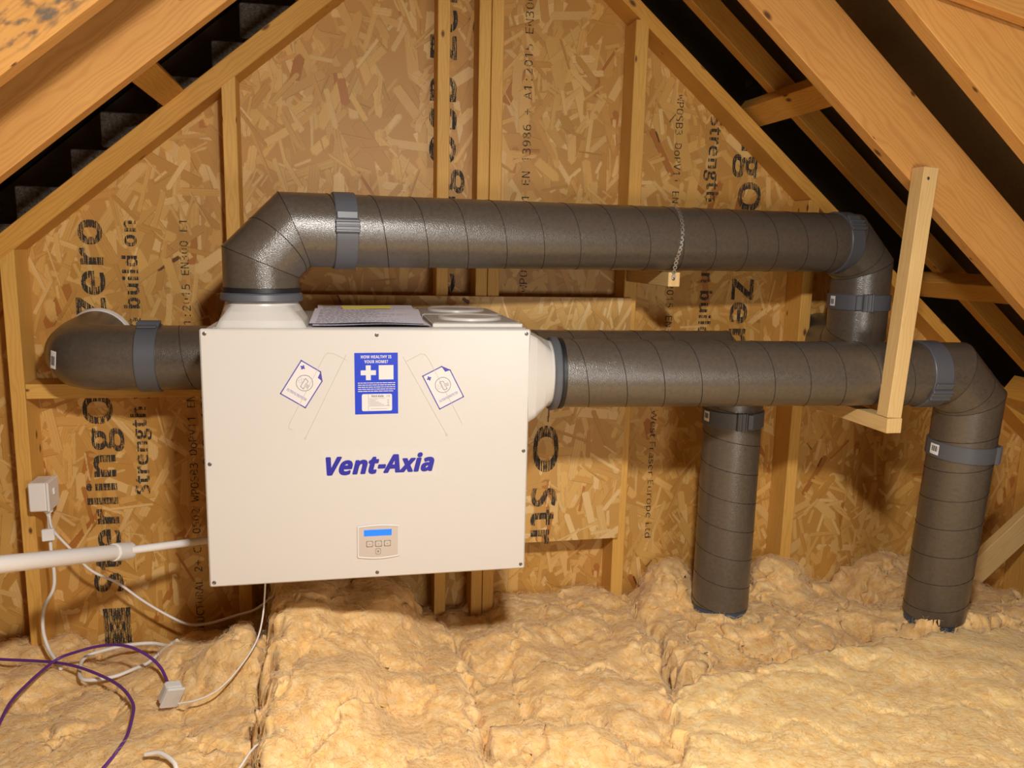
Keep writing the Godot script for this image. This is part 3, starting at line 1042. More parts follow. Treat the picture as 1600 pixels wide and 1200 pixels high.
	# fine outlines of the two filter flaps
	for s in [[[Vector2(-0.062, 0.580), Vector2(-0.163, 0.373)], [Vector2(-0.059, 0.566), Vector2(-0.09, 0.583), Vector2(-0.107, 0.585), Vector2(-0.115, 0.575), Vector2(-0.20, 0.41), Vector2(-0.201, 0.399), Vector2(-0.192, 0.396)]], [[Vector2(0.076, 0.575), Vector2(0.187, 0.373)], [Vector2(0.082, 0.562), Vector2(0.12, 0.582), Vector2(0.131, 0.58), Vector2(0.14, 0.568), Vector2(0.226, 0.402)]]]:
		var wi := MB.new()
		for q in s:
			var pts := []
			for p in q: pts.append(Vector3(p.x, p.y, 0.0003))
			sweep(wi, pts, 0.0007, 6, true)
		lathe(wi, Vector3(s[0][1].x, s[0][1].y, 0.0), Vector3.BACK, [Vector2(0, 0.003), Vector2(0.0015, 0.0025), Vector2(0.0015, 0.0)], 12)
		put("flap_outline", wi.mesh(M.wire), front)
	# control panel
	var cp := MB.new()
	var edge := PackedVector2Array()
	for k in 9: edge.append(Vector2(lerpf(-0.051, 0.051, k / 8.0), -0.040 - 0.005 * sin(PI * k / 8.0)))
	for k in 9: edge.append(Vector2(lerpf(0.051, -0.051, k / 8.0), 0.040 + 0.003 * sin(PI * k / 8.0)))
	poly(cp, edge, 0.003)
	for i in edge.size():
		var a := edge[i]
		var b := edge[(i + 1) % edge.size()]
		var nn := (b - a).orthogonal().normalized()
		if nn.dot(a + b) < 0: nn = -nn
		cp.quad(Vector3(a.x, a.y, 0), Vector3(b.x, b.y, 0), Vector3(b.x, b.y, 0.003), Vector3(a.x, a.y, 0.003), Vector3(nn.x, nn.y, 0))
	var panel := put("control_panel", cp.mesh(M.panel), front, Transform3D(Basis.IDENTITY, Vector3(0.013, 0.0985, 0)))
	var rim := MB.new()
	var rp3 := []
	for p in edge: rp3.append(Vector3(p.x, p.y, 0.0022))
	rp3.append(rp3[0])
	sweep(rim, rp3, 0.0022, 8, false)
	put("panel_rim", rim.mesh(M.sticker), panel)
	var lc := MB.new()
	box(lc, Vector3(-0.001, 0.0235, 0.003), Vector3(0.070, 0.0165, 0.003), 0.001)
	var scr := put("screen", lc.mesh(M.lcd), panel)
	scr.set_meta("label", "small lit blue display")
	for k in 3:
		var bt := MB.new()
		box(bt, Vector3(-0.022 + 0.0225 * k, -0.006, 0.0035), Vector3(0.015, 0.013, 0.003), 0.0012)
		var bo := put("button", bt.mesh(M.panel), panel)
		var bl := MB.new()
		stroke(bl, Array(rrect(-0.030 + 0.0225 * k, -0.0135, -0.014 + 0.0225 * k, 0.0015, 0.003)), 0.0012, 0.0032, true)
		poly(bl, circle2(Vector2(-0.022 + 0.0225 * k, -0.006), 0.0014, 10), 0.0052)
		put("button_mark", bl.mesh(M.panel_line), bo)
	var sk := MB.new()
	stroke(sk, Array(rrect(-0.007, -0.0345, 0.006, -0.0185, 0.005)), 0.001, 0.0032, true)
	poly(sk, circle2(Vector2(-0.0005, -0.0265), 0.0026, 14), 0.0033)
	put("service_socket", sk.mesh(M.panel_line), panel)
	# duct adapters
	var z0 := -0.69
	var top := put("duct_adapter", loft_adapter(Vector3(-0.262, H - 0.002, 0.545 + z0), Vector3.UP, Vector3.RIGHT, Vector2(0.108, 0.118), Vector2(-0.007, 0.0), R - 0.004, 0.062), u)
	put("duct_adapter", loft_adapter(Vector3(0.396, 0.515, 0.575 + z0), Vector3.RIGHT, Vector3.UP, Vector2(0.118, 0.113), Vector2(-0.002, 0.009), R - 0.004, 0.084), u)
	put("duct_adapter", loft_adapter(Vector3(0.394, 0.512, 0.30 + z0), Vector3.RIGHT, Vector3.UP, Vector2(0.115, 0.115), Vector2(0, 0), R - 0.004, 0.03), u)
	# top plates with round blanks
	for s in [0.50, 0.22]:
		var pb := MB.new()
		box(pb, Vector3(0.272, H + 0.003, s + z0 + 0.01), Vector3(0.235, 0.014, 0.262), 0.002)
		var pt := put("blanking_plate", pb.mesh(M.white), u)
		var gp := MB.new()
		box(gp, Vector3(0.272, H + 0.0105, s + z0 + 0.006), Vector3(0.225, 0.002, 0.24), 0.0008)
		put("plate_face", gp.mesh(M.grey_plate), pt)
		var dc := MB.new()
		lathe(dc, Vector3(0.27, H + 0.011, s + z0 + 0.005), Vector3.UP, [Vector2(0, 0.088), Vector2(0.006, 0.087), Vector2(0.008, 0.083), Vector2(0.005, 0.078), Vector2(0.005, 0)], 48)
		put("round_blank", dc.mesh(M.white), pt)
	var tp := MB.new()
	box(tp, Vector3(0.01, H - 0.002, -0.30), Vector3(0.77, 0.006, 0.53), 0.001)
	put("top_sheet", tp.mesh(M.grey_plate), u)
	# loose papers lying on top of the unit
	var wl := thing("printed_papers", "printed papers with a yellow note lying on top of the unit", "papers", Vector3(0.0, H + 0.0012, 0.42))
	var sheet := func(called: String, w: float, d: float, at: Vector3, turn: float, mat: Material, curl: float, tilt := 0.0) -> void:
		var m := MB.new()
		var ids := []
		for j in 13:
			for i in 17:
				var x := (i / 16.0 - 0.5) * w
				var z := (j / 12.0 - 0.5) * d
				var y := 0.003 + curl * (0.5 + 0.5 * sin(x * 24.0 + z * 9.0)) * 0.5 + curl * pow(j / 12.0, 2.0) * (0.5 + 0.4 * sin(x * 17.0 + 1.0))
				ids.append(m.add(Vector3(x, y, z), Vector3(-curl * 6.0 * cos(x * 24.0), 1, 0).normalized(), Vector2(i / 16.0, j / 12.0)))
		for j in 12:
			for i in 16:
				m.quad_i(ids[j * 17 + i], ids[j * 17 + i + 1], ids[j * 17 + i + 18], ids[j * 17 + i + 17], Vector3.UP)
		put(called, m.mesh(mat), wl, Transform3D(Basis(Vector3.UP, turn) * Basis(Vector3.RIGHT, tilt), at))
	sheet.call("paper_sheet", 0.29, 0.21, Vector3(0.0, 0.001, 0.135), 0.03, M.paper, 0.003, 0.0)
	sheet.call("paper_sheet", 0.285, 0.25, Vector3(-0.005, 0.0125, 0.09), -0.03, M.paper, 0.003, 0.07)
	sheet.call("paper_sheet", 0.28, 0.2, Vector3(0.0, 0.0105, -0.13), 0.02, M.paper, 0.003, 0.07)
	sheet.call("yellow_note", 0.14, 0.075, Vector3(0.0, 0.019, -0.12), 0.08, M.yellow, 0.002, 0.07)

# ---------------------------------------------------------------- hangers and fittings
func build_hangers() -> void:
	var z := 0.749
	var hb := timber("hanging_batten", Vector3(1.418, 0.408, z), Vector3(1.452, 1.082, z), 0.044, 0.048, M.batten, Vector3.LEFT, 0.0015)
	tag(hb, "upright pale batten hanging from the right rafter in front of duct", "batten")
	var sc := MB.new()
	lathe(sc, Vector3(0.645, 0.006, 0.024), Vector3.BACK, [Vector2(0, 0.0045), Vector2(0.0006, 0.003), Vector2(0.0004, 0)], 12)
	put("screw", sc.mesh(M.screw), hb)
	var sb := timber("support_batten", Vector3(1.418, 0.3865, 0.109), Vector3(1.418, 0.3865, 0.776), 0.042, 0.046, M.batten, Vector3.UP, 0.0015)
	tag(sb, "pale batten running under the front duct, fixed to the upright batten", "batten")
	var tb := timber("support_batten", Vector3(0.880, 0.767, 0.109), Vector3(0.880, 0.767, 0.462), 0.042, 0.036, M.batten, Vector3.UP, 0.0015)
	tag(tb, "short batten under the long top duct, holding the metal strap", "batten")
	# perforated strap over the top duct
	var st := MB.new()
	var path := []
	var zc := 0.405
	var yc := 0.884
	var r := R + 0.0025
	for y in [0.768, 0.777, 0.786]: path.append(Vector3(0.877, y, 0.4635))
	for k in 40:
		var an := lerpf(-0.62, PI * 1.0, k / 39.0)
		path.append(Vector3(0.880 + 0.006 * sin(an), yc + sin(an) * r, zc + cos(an) * r))
	for k in 8: path.append(Vector3(0.88, lerpf(0.875, 0.79, k / 7.0), zc - r))
	var curve := Curve3D.new()
	for p in path: curve.add_point(p)
	var L := curve.get_baked_length()
	var step := 0.0142
	for i in int(L / step):
		var t := (i + 0.5) * step
		var p := curve.sample_baked(t)
		var tg := (curve.sample_baked(minf(t + 0.003, L)) - curve.sample_baked(maxf(t - 0.003, 0))).normalized()
		var sx := Vector3.RIGHT
		var nn := sx.cross(tg).normalized()
		if nn.dot(p - Vector3(0.88, yc, zc)) < 0: nn = -nn
		var n := 16
		var rows := []
		for s in n + 1:
			var an := TAU * s / n
			var d := sx * cos(an) + tg * sin(an)
			var ro := 0.0066 if absf(sin(an)) < 0.85 else 0.0076
			rows.append([st.add(p + d * 0.0032 + nn * 0.0006, nn), st.add(p + d * ro + nn * 0.0006, nn), st.add(p + d * ro - nn * 0.0006, d), st.add(p + d * ro + nn * 0.0006, d), st.add(p + d * 0.0032 - nn * 0.0006, -d), st.add(p + d * 0.0032 + nn * 0.0006, -d)])
		for s in n:
			st.quad_i(rows[s][0], rows[s][1], rows[s + 1][1], rows[s + 1][0], nn)
			st.quad_i(rows[s][2], rows[s][3], rows[s + 1][3], rows[s + 1][2], st.n[rows[s][2]])
			st.quad_i(rows[s][4], rows[s][5], rows[s + 1][5], rows[s + 1][4], st.n[rows[s][4]])
	var so := thing("perforated_strap", "perforated galvanised strap looped over the long top duct", "strap")
	put("strap", st.mesh(M.steel), so)
	var s2 := MB.new()
	lathe(s2, Vector3(0.877, 0.769, 0.4625), Vector3.BACK, [Vector2(0, 0.005), Vector2(0.002, 0.0045), Vector2(0.003, 0.002), Vector2(0.003, 0)], 12)
	put("screw", s2.mesh(M.screw), so)

func build_electrics() -> void:
	# condensate pipe sloping behind the unit
	var a := Vector3(-0.828, 0.121, 0.774)
	var b := Vector3(-0.672, 0.003, 0.415)
	var d := (b - a).normalized()
	var cp := thing("drain_pipe", "white plastic drain pipe with coupling, sloping in from the left", "pipe")
	var m1 := MB.new()
	sweep(m1, [a - d * 0.5, b], 0.0205, 32)
	put("wide_pipe", m1.mesh(M.plastic), cp)
	var m2 := MB.new()
	lathe(m2, b - d * 0.03, d, [Vector2(0, 0.0205), Vector2(0.0, 0.0235), Vector2(0.003, 0.0245), Vector2(0.064, 0.0245), Vector2(0.067, 0.0235), Vector2(0.067, 0.010)], 32)
	put("coupling", m2.mesh(M.plastic), cp)
	var m3 := MB.new()
	var e := Vector3(-0.44, -0.030, 0.26)
	var fr: Array = cable_path([b, b.lerp(e, 0.5), e, Vector3(-0.36, -0.035, 0.22), Vector3(-0.325, -0.02, 0.20), Vector3(-0.315, 0.004, 0.20)], 6)
	sweep(m3, fr, 0.0112, 24, true, true)
	put("narrow_pipe", m3.mesh(M.plastic), cp)
	# socket box on the side of the left stud
	var sb := thing("switch_box", "white plastic switched outlet box on the side of the leftmost stud", "electrical box", Vector3(-0.988, 0.085, 0.105))
	var k := MB.new()
	box(k, Vector3(0.026, 0, 0.005), Vector3(0.05, 0.088, 0.085), 0.004)
	put("back_box", k.mesh(M.plastic), sb)
	var k2 := MB.new()
	box(k2, Vector3(0.054, 0, 0.005), Vector3(0.008, 0.09, 0.09), 0.003)
	var fp := put("face_plate", k2.mesh(M.plastic), sb)
	var k3 := MB.new()
	box(k3, Vector3(0.059, 0.008, 0.005), Vector3(0.006, 0.02, 0.014), 0.002)
	put("rocker_switch", k3.mesh(M.plastic), fp)
	var k4 := MB.new()
	lathe(k4, Vector3(0.044, -0.044, 0.02), Vector3.DOWN, [Vector2(0, 0.013), Vector2(0.008, 0.013), Vector2(0.012, 0.008), Vector2(0.022, 0.006)], 20)
	put("cable_gland", k4.mesh(M.plastic), sb)
	# cables
	var run := func(called: String, label: String, pts: Array, r: float, mat: Material, cat := "cable") -> Node3D:
		var m := MB.new()
		var line := cable_path(pts, 10)
		for i in line.size():
			line[i].y = maxf(line[i].y, wool_y(line[i].x, line[i].z) + r * 0.7)
		for pass_no in 3:
			for i in range(1, line.size() - 1):
				line[i].y = maxf(line[i].y, (line[i - 1].y + line[i + 1].y) * 0.5)
		sweep(m, line, r, 10, true, true)
		var o := put(called, m.mesh(mat))
		tag(o, label, cat)
		return o
	run.call("mains_cable", "white cable hanging from the outlet box down into the wool", [Vector3(-0.944, 0.022, 0.125), Vector3(-0.938, -0.078, 0.145), Vector3(-0.929, -0.150, 0.160), Vector3(-0.932, -0.197, 0.170), Vector3(-0.957, -0.250, 0.180), Vector3(-0.961, -0.312, 0.190), Vector3(-0.944, -0.363, 0.210), Vector3(-0.911, -0.388, 0.250), Vector3(-0.886, -0.392, 0.290)], 0.0052, M.cable)
	run.call("mains_cable", "thin white cable sagging from the outlet box to under the unit", [Vector3(-0.942, 0.022, 0.127), Vector3(-0.930, -0.020, 0.140), Vector3(-0.886, -0.083, 0.140), Vector3(-0.836, -0.160, 0.130), Vector3(-0.767, -0.207, 0.120), Vector3(-0.699, -0.269, 0.120), Vector3(-0.615, -0.335, 0.120), Vector3(-0.552, -0.361, 0.130), Vector3(-0.484, -0.348, 0.150), Vector3(-0.414, -0.316, 0.180), Vector3(-0.345, -0.281, 0.220), Vector3(-0.293, -0.230, 0.250), Vector3(-0.259, -0.203, 0.270)], 0.0042, M.cable)
	var tg := MB.new()
	box(tg, Vector3(-0.938, -0.028, 0.158), Vector3(0.034, 0.036, 0.014), 0.002, Basis(Vector3.UP, 0.3))
	var tgo := put("cable_label", tg.mesh(M.label))
	tag(tgo, "small white printed tag wrapped round the cable under the outlet box", "tag")
	run.call("white_cable", "white cable looped loosely on the wool behind the purple cable", [Vector3(-0.572, -0.390, 0.255), Vector3(-0.638, -0.375, 0.213), Vector3(-0.707, -0.370, 0.215), Vector3(-0.765, -0.375, 0.220), Vector3(-0.829, -0.385, 0.238), Vector3(-0.834, -0.390, 0.292), Vector3(-0.802, -0.390, 0.369), Vector3(-0.728, -0.390, 0.367), Vector3(-0.680, -0.390, 0.332), Vector3(-0.624, -0.390, 0.286), Vector3(-0.574, -0.400, 0.228)], 0.0055, M.cable)
	run.call("network_cable", "purple cable looping over the wool at the lower left", [Vector3(-1.084, -0.370, 0.239), Vector3(-1.061, -0.370, 0.247), Vector3(-0.905, -0.370, 0.291), Vector3(-0.797, -0.360, 0.367), Vector3(-0.689, -0.360, 0.465), Vector3(-0.628, -0.360, 0.562), Vector3(-0.609, -0.360, 0.640), Vector3(-0.601, -0.360, 0.766), Vector3(-0.623, -0.360, 0.843), Vector3(-0.648, -0.360, 0.907)], 0.0042, M.purple)
	run.call("network_cable", "purple cable arching up to the grey junction box", [Vector3(-0.907, -0.355, 0.715), Vector3(-0.923, -0.355, 0.616), Vector3(-0.931, -0.355, 0.491), Vector3(-0.895, -0.355, 0.321), Vector3(-0.825, -0.330, 0.312), Vector3(-0.747, -0.310, 0.329), Vector3(-0.681, -0.300, 0.367), Vector3(-0.624, -0.310, 0.406), Vector3(-0.581, -0.330, 0.444), Vector3(-0.554, -0.355, 0.486)], 0.0042, M.purple)
	var jb := thing("junction_box", "small pale grey junction box lying on the wool", "junction box", Vector3(-0.532, maxf(-0.345, wool_y(-0.53, 0.56) + 0.03), 0.56))
	jb.basis = Basis(Vector3.UP, 0.55) * Basis(Vector3.BACK, -0.28) * Basis(Vector3.RIGHT, 0.35)
	var j1 := MB.new()
	box(j1, Vector3.ZERO, Vector3(0.046, 0.062, 0.03), 0.006)
	put("box_base", j1.mesh(M.box_grey), jb)
	var j2 := MB.new()
	box(j2, Vector3(0, 0, 0.019), Vector3(0.050, 0.066, 0.009), 0.004)
	put("box_lid", j2.mesh(M.box_grey), jb)
	var j3 := MB.new()
	lathe(j3, Vector3(0, -0.029, 0), Vector3.DOWN, [Vector2(0, 0.011), Vector2(0.01, 0.011), Vector2(0.014, 0.006), Vector2(0.02, 0.004)], 14)
	put("cable_gland", j3.mesh(M.box_grey), jb)
	run.call("sensor_cable", "thin white cable rising from the grey junction box to the unit", [Vector3(-0.501, -0.344, 0.620), Vector3(-0.453, -0.333, 0.630), Vector3(-0.400, -0.314, 0.620), Vector3(-0.350, -0.277, 0.580), Vector3(-0.312, -0.230, 0.540), Vector3(-0.295, -0.172, 0.520), Vector3(-0.288, -0.096, 0.500), Vector3(-0.286, -0.04, 0.498), Vector3(-0.285, 0.003, 0.497)], 0.0024, M.cable)
	run.call("white_cable", "white cable end poking out of the wool at the bottom edge", [Vector3(-0.315, -0.29, 1.03), Vector3(-0.299, -0.285, 1.001), Vector3(-0.285, -0.275, 0.975), Vector3(-0.272, -0.27, 0.955), Vector3(-0.266, -0.275, 0.945)], 0.0026, M.cable)
	run.call("white_cable", "curled white cable at the bottom edge beneath the junction box", [Vector3(-0.529, -0.330, 0.853), Vector3(-0.494, -0.320, 0.869), Vector3(-0.458, -0.320, 0.907), Vector3(-0.446, -0.330, 0.929)], 0.0052, M.cable)

# ---------------------------------------------------------------- glass wool
func shepard(pts: Array, x: float, z: float) -> float:
	var s := 0.0
	var w := 0.0
	for p in pts:
		var d: float = (p[0] - x) * (p[0] - x) + (p[1] - z) * (p[1] - z) + 0.004
		var k: float = 1.0 / (d * d)
		s += k * p[2]
		w += k
	return s / w

func edge_dist(poly2: PackedVector2Array, p: Vector2) -> float:
	var best := 1e9
	for i in poly2.size():
		var q := Geometry2D.get_closest_point_to_segment(p, poly2[i], poly2[(i + 1) % poly2.size()])
		best = minf(best, q.distance_to(p))
	return best if Geometry2D.is_point_in_polygon(p, poly2) else -best

var wool_grids := []

func wool_y(x: float, z: float) -> float:
	var best := -1.0
	for q in wool_grids:
		var lo: Vector2 = q[0]
		var fx: float = (x - lo.x) / q[1]
		var fz: float = (z - lo.y) / q[1]
		if fx < 0.0 or fz < 0.0 or fx >= q[2] or fz >= q[3]: continue
		for k in 9:
			var i := clampi(int(fz) + k / 3 - 1, 0, q[3]) * (int(q[2]) + 1) + clampi(int(fx) + k % 3 - 1, 0, q[2])
			best = maxf(best, q[4][i].y)
	return best

func batt(label: String, outline: PackedVector2Array, pts: Array, rough: float, sd: int, cell := 0.0075, edge := 0.05, mat: Material = M.wool, fibres := 14000) -> void:
	var lo := outline[0]
	var hi := outline[0]
	for p in outline:
		lo = lo.min(p); hi = hi.max(p)
	lo -= Vector2(0.03, 0.03); hi += Vector2(0.03, 0.03)
	var nx := int((hi.x - lo.x) / cell) + 1
	var nz := int((hi.y - lo.y) / cell) + 1
	var big := noise(3.2, FastNoiseLite.TYPE_SIMPLEX_SMOOTH, 2, sd)
	var rid := noise(2.6, FastNoiseLite.TYPE_SIMPLEX_SMOOTH, 1, sd + 1)
	rid.domain_warp_enabled = true
	rid.domain_warp_amplitude = 0.16
	rid.domain_warp_frequency = 3.0
	rid.domain_warp_fractal_octaves = 4
	var rid2 := noise(6.5, FastNoiseLite.TYPE_SIMPLEX_SMOOTH, 1, sd + 7)
	rid2.domain_warp_enabled = true
	rid2.domain_warp_amplitude = 0.08
	rid2.domain_warp_frequency = 8.0
	rid2.domain_warp_fractal_octaves = 3
	var mid := noise(7.0, FastNoiseLite.TYPE_SIMPLEX_SMOOTH, 2, sd + 5)
	var fine := noise(34.0, FastNoiseLite.TYPE_SIMPLEX_SMOOTH, 3, sd + 2)
	fine.domain_warp_enabled = true
	fine.domain_warp_amplitude = 0.03
	fine.domain_warp_frequency = 20.0
	var sh := noise(11.0, FastNoiseLite.TYPE_SIMPLEX_SMOOTH, 2, sd + 3)
	var P := PackedVector3Array()
	var keep := PackedByteArray()
	for j in nz + 1:
		for i in nx + 1:
			var x := lo.x + i * cell
			var z := lo.y + j * cell
			var wx := x + 0.035 * sh.get_noise_2d(x, z + 40.0)
			var wz := z + 0.035 * sh.get_noise_2d(x + 50.0, z)
			var d := edge_dist(outline, Vector2(wx, wz))
			if d < -0.012:
				P.append(Vector3(x, -0.56, z)); keep.append(0)
				continue
			var e := clampf((d + 0.012) / edge, 0.0, 1.0)
			e = sqrt(1.0 - (1.0 - e) * (1.0 - e))
			var top := shepard(pts, x, z)
			var c1 := clampf(1.0 - absf(rid.get_noise_2d(x, z)) * 7.0, 0.0, 1.0)
			var c2 := clampf(1.0 - absf(rid2.get_noise_2d(x, z) + 0.1) * 5.0, 0.0, 1.0)
			top += rough * (0.034 * big.get_noise_2d(x, z) + 0.012 * mid.get_noise_2d(x, z) - 0.022 * c1 * c1 - 0.005 * c2 * c2 + 0.0022 * fine.get_noise_2d(x, z))
			var y := lerpf(-0.56, top, e)
			var sx := 0.014 * rough * sh.get_noise_3d(x * 1.3, y * 3.0, z + 9.0)
			var sz := 0.02 * rough * sh.get_noise_3d(x * 1.3 + 20.0, y * 3.0, z)
			P.append(Vector3(x + sx, y, maxf(z + sz, 0.003)))
			keep.append(1)
	wool_grids.append([lo, cell, nx, nz, P])
	var st := MB.new()
	st.v = P
	var N := PackedVector3Array()
	N.resize(P.size())
	var w := nx + 1
	for j in nz:
		for i in nx:
			var a := j * w + i
			if not (keep[a] and keep[a + 1] and keep[a + w] and keep[a + w + 1]): continue
			var n1 := (P[a + w] - P[a]).cross(P[a + 1] - P[a])
			var n2 := (P[a + w] - P[a + w + 1]).cross(P[a + 1] - P[a + w + 1]) * -1.0
			st.idx.append_array(PackedInt32Array([a, a + 1, a + w, a + 1, a + w + 1, a + w]))
			N[a] += n1; N[a + w + 1] += n2; N[a + 1] += n1 + n2; N[a + w] += n1 + n2
	for i in N.size():
		N[i] = N[i].normalized() if N[i].length() > 1e-12 else Vector3.UP
	st.n = N
	st.uv.resize(P.size())
	var o := put("insulation_batt", st.mesh(mat))
	tag(o, label, "insulation", "glass wool on the loft floor")
	# loose glass fibres standing off the surface
	var g := RandomNumberGenerator.new()
	g.seed = sd
	var spots: Array[Transform3D] = []
	var tries := 0
	while spots.size() < fibres and tries < fibres * 12:
		tries += 1
		var i := g.randi() % P.size()
		if not keep[i] or P[i].y < -0.5 or P[i].z > 1.45 or P[i].x < -1.15 or P[i].x > 2.5: continue
		var nn := N[i]
		var tg := nn.cross(Vector3(g.randfn(), g.randfn(), g.randfn()))
		if tg.length() < 0.05: continue
		tg = (tg.normalized() + nn * g.randf_range(-0.1, 0.35)).normalized()
		var up := (nn - tg * nn.dot(tg)).normalized()
		var k := g.randf_range(0.5, 1.5)
		spots.append(Transform3D(Basis(tg * k, up * g.randf_range(0.6, 1.8), tg.cross(up)), P[i] + nn * 0.001 + Vector3(g.randfn(), 0, g.randfn()) * 0.003))
	var mm := MultiMesh.new()
	mm.transform_format = MultiMesh.TRANSFORM_3D
	mm.mesh = M.fibre
	mm.instance_count = spots.size()
	for i in spots.size():
		mm.set_instance_transform(i, spots[i])
	var mi := MultiMeshInstance3D.new()
	mi.name = "loose_fibres"
	mi.multimesh = mm
	mi.set_meta("kind", "stuff")
	o.add_child(mi, true)

func pv(a: Array) -> PackedVector2Array:
	var o := PackedVector2Array()
	for i in range(0, a.size(), 2): o.append(Vector2(a[i], a[i + 1]))
	return o

func build_wool() -> void:
	var fm := MB.new()
	var path := []
	for k in 6:
		var t := k / 5.0
		path.append(Vector3((t - 0.5) * 0.026, 0.005 * sin(t * 3.0), 0.004 * sin(t * 5.0 + 0.6)))
	sweep(fm, path, 0.00022, 3, false, true)
	M.fibre = fm.mesh(M.wool_fibre)
	batt("sagging yellow glass wool at lower left, under the purple cables", pv([-2.3, 0.02, -0.44, 0.02, -0.30, 0.40, -0.275, 1.0, -0.26, 2.0, -2.3, 2.0]), [[-2.0, 0.1, -0.42], [-1.0, 0.05, -0.41], [-1.1, 0.4, -0.38], [-0.7, 0.05, -0.46], [-0.5, 0.05, -0.43], [-0.45, 0.3, -0.33], [-0.36, 0.42, -0.25], [-0.75, 0.35, -0.42], [-0.33, 0.8, -0.34], [-0.75, 0.8, -0.38], [-0.6, 1.3, -0.36], [-1.2, 0.8, -0.40], [-0.5, 0.6, -0.40]], 1.0, 100)
	batt("upright edge of torn glass wool below the unit, left of centre", pv([-0.29, 0.16, 0.05, 0.14, 0.28, 0.3, 0.25, 1.0, 0.22, 2.0, -0.25, 2.0, -0.265, 1.0, -0.28, 0.5]), [[-0.2, 0.34, -0.15], [0.0, 0.3, -0.22], [0.25, 0.35, -0.34], [-0.15, 0.8, -0.20], [0.15, 0.8, -0.30], [0.0, 1.4, -0.27]], 1.0, 200)
	batt("crumpled glass wool heap in the middle, below the backing panel", pv([-0.42, 0.01, 0.88, 0.01, 0.90, 0.25, 0.84, 0.7, 0.72, 1.05, 0.62, 2.0, 0.21, 2.0, 0.24, 1.0, 0.27, 0.33, 0.05, 0.16, -0.28, 0.17, -0.42, 0.1]), [[-0.3, 0.1, -0.36], [0.2, 0.1, -0.40], [0.5, 0.1, -0.37], [0.83, 0.12, -0.37], [0.8, 0.35, -0.33], [0.5, 0.5, -0.34], [0.3, 0.6, -0.36], [0.6, 0.9, -0.33], [0.45, 1.5, -0.32]], 1.1, 300)
	batt("ragged glass wool round the feet of the two vertical ducts", pv([0.9, 0.01, 2.9, 0.01, 2.9, 0.66, 1.25, 0.66, 0.88, 0.78, 0.9, 0.3]), [[0.95, 0.1, -0.40], [1.05, 0.10, -0.275], [1.3, 0.06, -0.40], [1.49, 0.16, -0.275], [1.62, 0.2, -0.36], [1.74, 0.15, -0.47], [1.93, 0.15, -0.30], [1.2, 0.55, -0.36], [1.6, 0.55, -0.34], [1.8, 0.62, -0.265], [2.0, 0.5, -0.31], [2.2, 0.3, -0.38], [2.6, 0.2, -0.55], [1.0, 0.5, -0.35]], 1.35, 400)
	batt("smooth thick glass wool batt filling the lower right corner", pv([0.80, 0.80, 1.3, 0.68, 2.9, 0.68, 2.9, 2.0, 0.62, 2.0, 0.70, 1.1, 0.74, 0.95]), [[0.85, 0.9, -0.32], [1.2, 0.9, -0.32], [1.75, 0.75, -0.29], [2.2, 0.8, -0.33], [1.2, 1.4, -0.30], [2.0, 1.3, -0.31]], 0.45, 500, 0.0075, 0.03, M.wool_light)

func build_lamp() -> void:
	var wl := thing("added_fill_lamp", "added unseen fill light panel on a stand, further back in the loft", "lamp", Vector3(0.95, -0.56, 3.52))  # added out of view to lighten the shade, no known lamp stands here
	var lf := Basis.looking_at(Vector3(0.0, -0.12, -1.0))
	var hb := MB.new()
	box(hb, Vector3(0, 0.98, 0.03), Vector3(0.76, 0.46, 0.05), 0.008, lf)
	put("housing", hb.mesh(M.rubber), wl)
	var pn := MB.new()
	box(pn, Vector3(0, 0.98, -0.001), Vector3(0.7, 0.4, 0.008), 0.002, lf)
	var pg := std(c8(255, 250, 240), 0.4)
	pg.emission_enabled = true
	pg.emission = c8(255, 240, 222)
	pg.emission_energy_multiplier = 1.0
	put("fill_panel", pn.mesh(pg), wl)
	var sd := MB.new()
	box(sd, Vector3(0, 0.39, 0.06), Vector3(0.04, 0.78, 0.04), 0.004)
	box(sd, Vector3(0, 0.01, 0.06), Vector3(0.4, 0.02, 0.3), 0.004)
	put("stand", sd.mesh(M.rubber), wl)
	# bulkhead light on a short drop rod under the ridge
	var t := thing("bulkhead_lamp", "square bulkhead light on a drop rod under the ridge", "lamp", LAMP_AT)
	var f := Basis.looking_at(LAMP_DIR, Vector3.FORWARD)
	var b := MB.new()
	box(b, f * Vector3(0, 0, 0.0), Vector3(0.15, 0.15, 0.012), 0.003, f)
	var glow := std(c8(255, 248, 236), 0.4)
	glow.emission_enabled = true
	glow.emission = c8(255, 240, 222)
	glow.emission_energy_multiplier = 1.0
	put("diffuser", b.mesh(glow), t)
	var h := MB.new()
	box(h, f * Vector3(0, 0, 0.03), Vector3(0.17, 0.17, 0.045), 0.006, f)
	put("housing", h.mesh(M.plastic), t)
	var r := MB.new()
	sweep(r, [f * Vector3(0, 0, 0.05), Vector3(0.06, 0.2, 0.08), Vector3(0.2, 0.72, 0.08)], 0.008, 12)
	put("drop_rod", r.mesh(M.plastic), t)

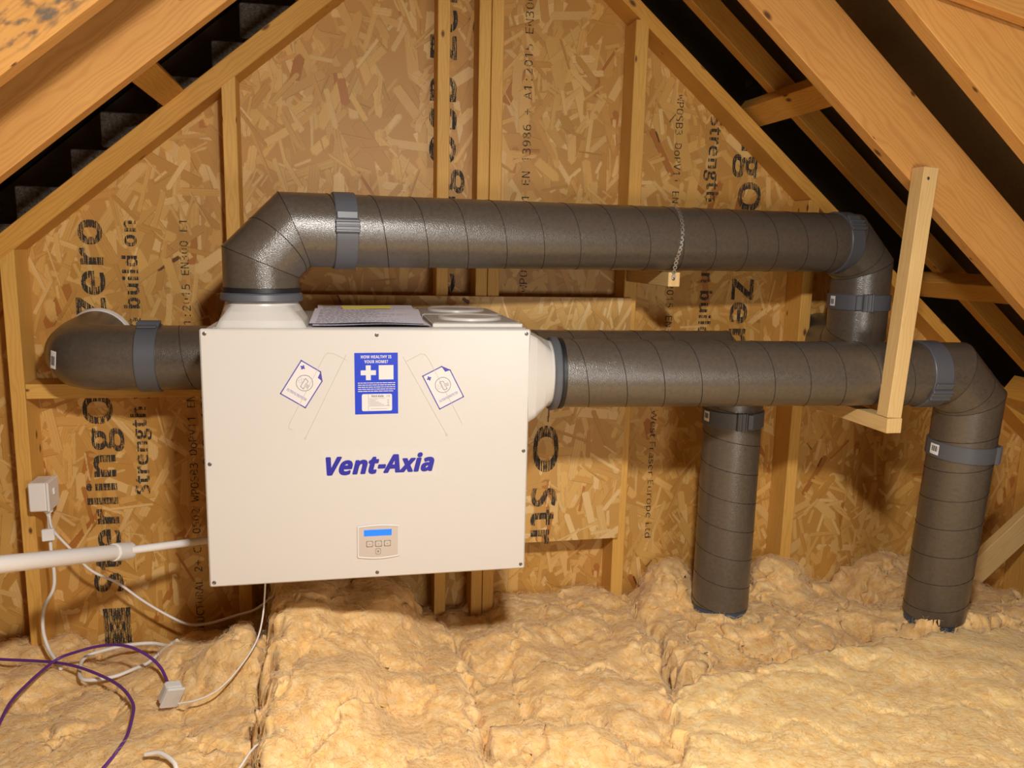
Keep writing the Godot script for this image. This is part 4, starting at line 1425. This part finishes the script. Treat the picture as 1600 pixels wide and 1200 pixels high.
func _ready() -> void:
	rng.seed = 4
	# camera: about eye level with the top of the unit, turned 12 degrees right, tipped down
	var cam := Camera3D.new()
	cam.name = "camera"
	cam.keep_aspect = Camera3D.KEEP_HEIGHT
	cam.fov = rad_to_deg(2.0 * atan(600.0 / 1253.5))
	cam.near = 0.02
	cam.far = 50.0
	var yaw := deg_to_rad(12.022)
	var pitch := deg_to_rad(-9.565)
	var roll := deg_to_rad(1.309)
	var fw := Vector3(sin(yaw) * cos(pitch), sin(pitch), -cos(yaw) * cos(pitch))
	var rt := fw.cross(Vector3.UP).normalized()
	var up := rt.cross(fw)
	cam.transform = Transform3D(Basis(rt * cos(roll) + up * sin(roll), up * cos(roll) - rt * sin(roll), -fw), Vector3(-0.069, 0.845, 2.677))
	add_child(cam)
	cam.current = true
	var env := Environment.new()
	env.background_mode = Environment.BG_COLOR
	env.background_color = Color.BLACK
	env.ambient_light_source = Environment.AMBIENT_SOURCE_DISABLED
	env.tonemap_mode = Environment.TONE_MAPPER_LINEAR
	env.tonemap_exposure = 1.0
	env.sdfgi_enabled = true
	env.ssao_enabled = true
	env.ssil_enabled = true
	var we := WorldEnvironment.new()
	we.name = "environment"
	we.environment = env
	add_child(we)
	# the loft's bulkhead light, fixed high behind the photographer and facing down towards the gable
	var lamp := AreaLight3D.new()
	lamp.name = "bulkhead_light"
	lamp.position = LAMP_AT + LAMP_DIR * 0.012
	lamp.basis = Basis.looking_at(LAMP_DIR, Vector3.FORWARD)
	lamp.area_size = Vector2(0.13, 0.13)
	lamp.light_color = Color(1.0, 0.975, 0.945)
	lamp.light_energy = 6.2
	lamp.area_range = 12.0
	lamp.shadow_enabled = true
	add_child(lamp)
	# added broad fill light with no known source, lifting the shaded low areas
	var fill := AreaLight3D.new()
	fill.name = "added_fill_light"
	fill.position = Vector3(0.95, 0.42, 3.5)
	fill.basis = Basis.looking_at(Vector3(0.0, -0.12, -1.0))
	fill.area_size = Vector2(0.7, 0.4)
	fill.light_color = Color(1.0, 0.97, 0.93)
	fill.light_energy = 2.0
	fill.area_range = 12.0
	fill.shadow_enabled = true
	add_child(fill)

	make_materials()
	build_setting()
	build_timber()
	build_ducts()
	build_unit()
	build_hangers()
	build_wool()
	build_electrics()
	build_lamp()
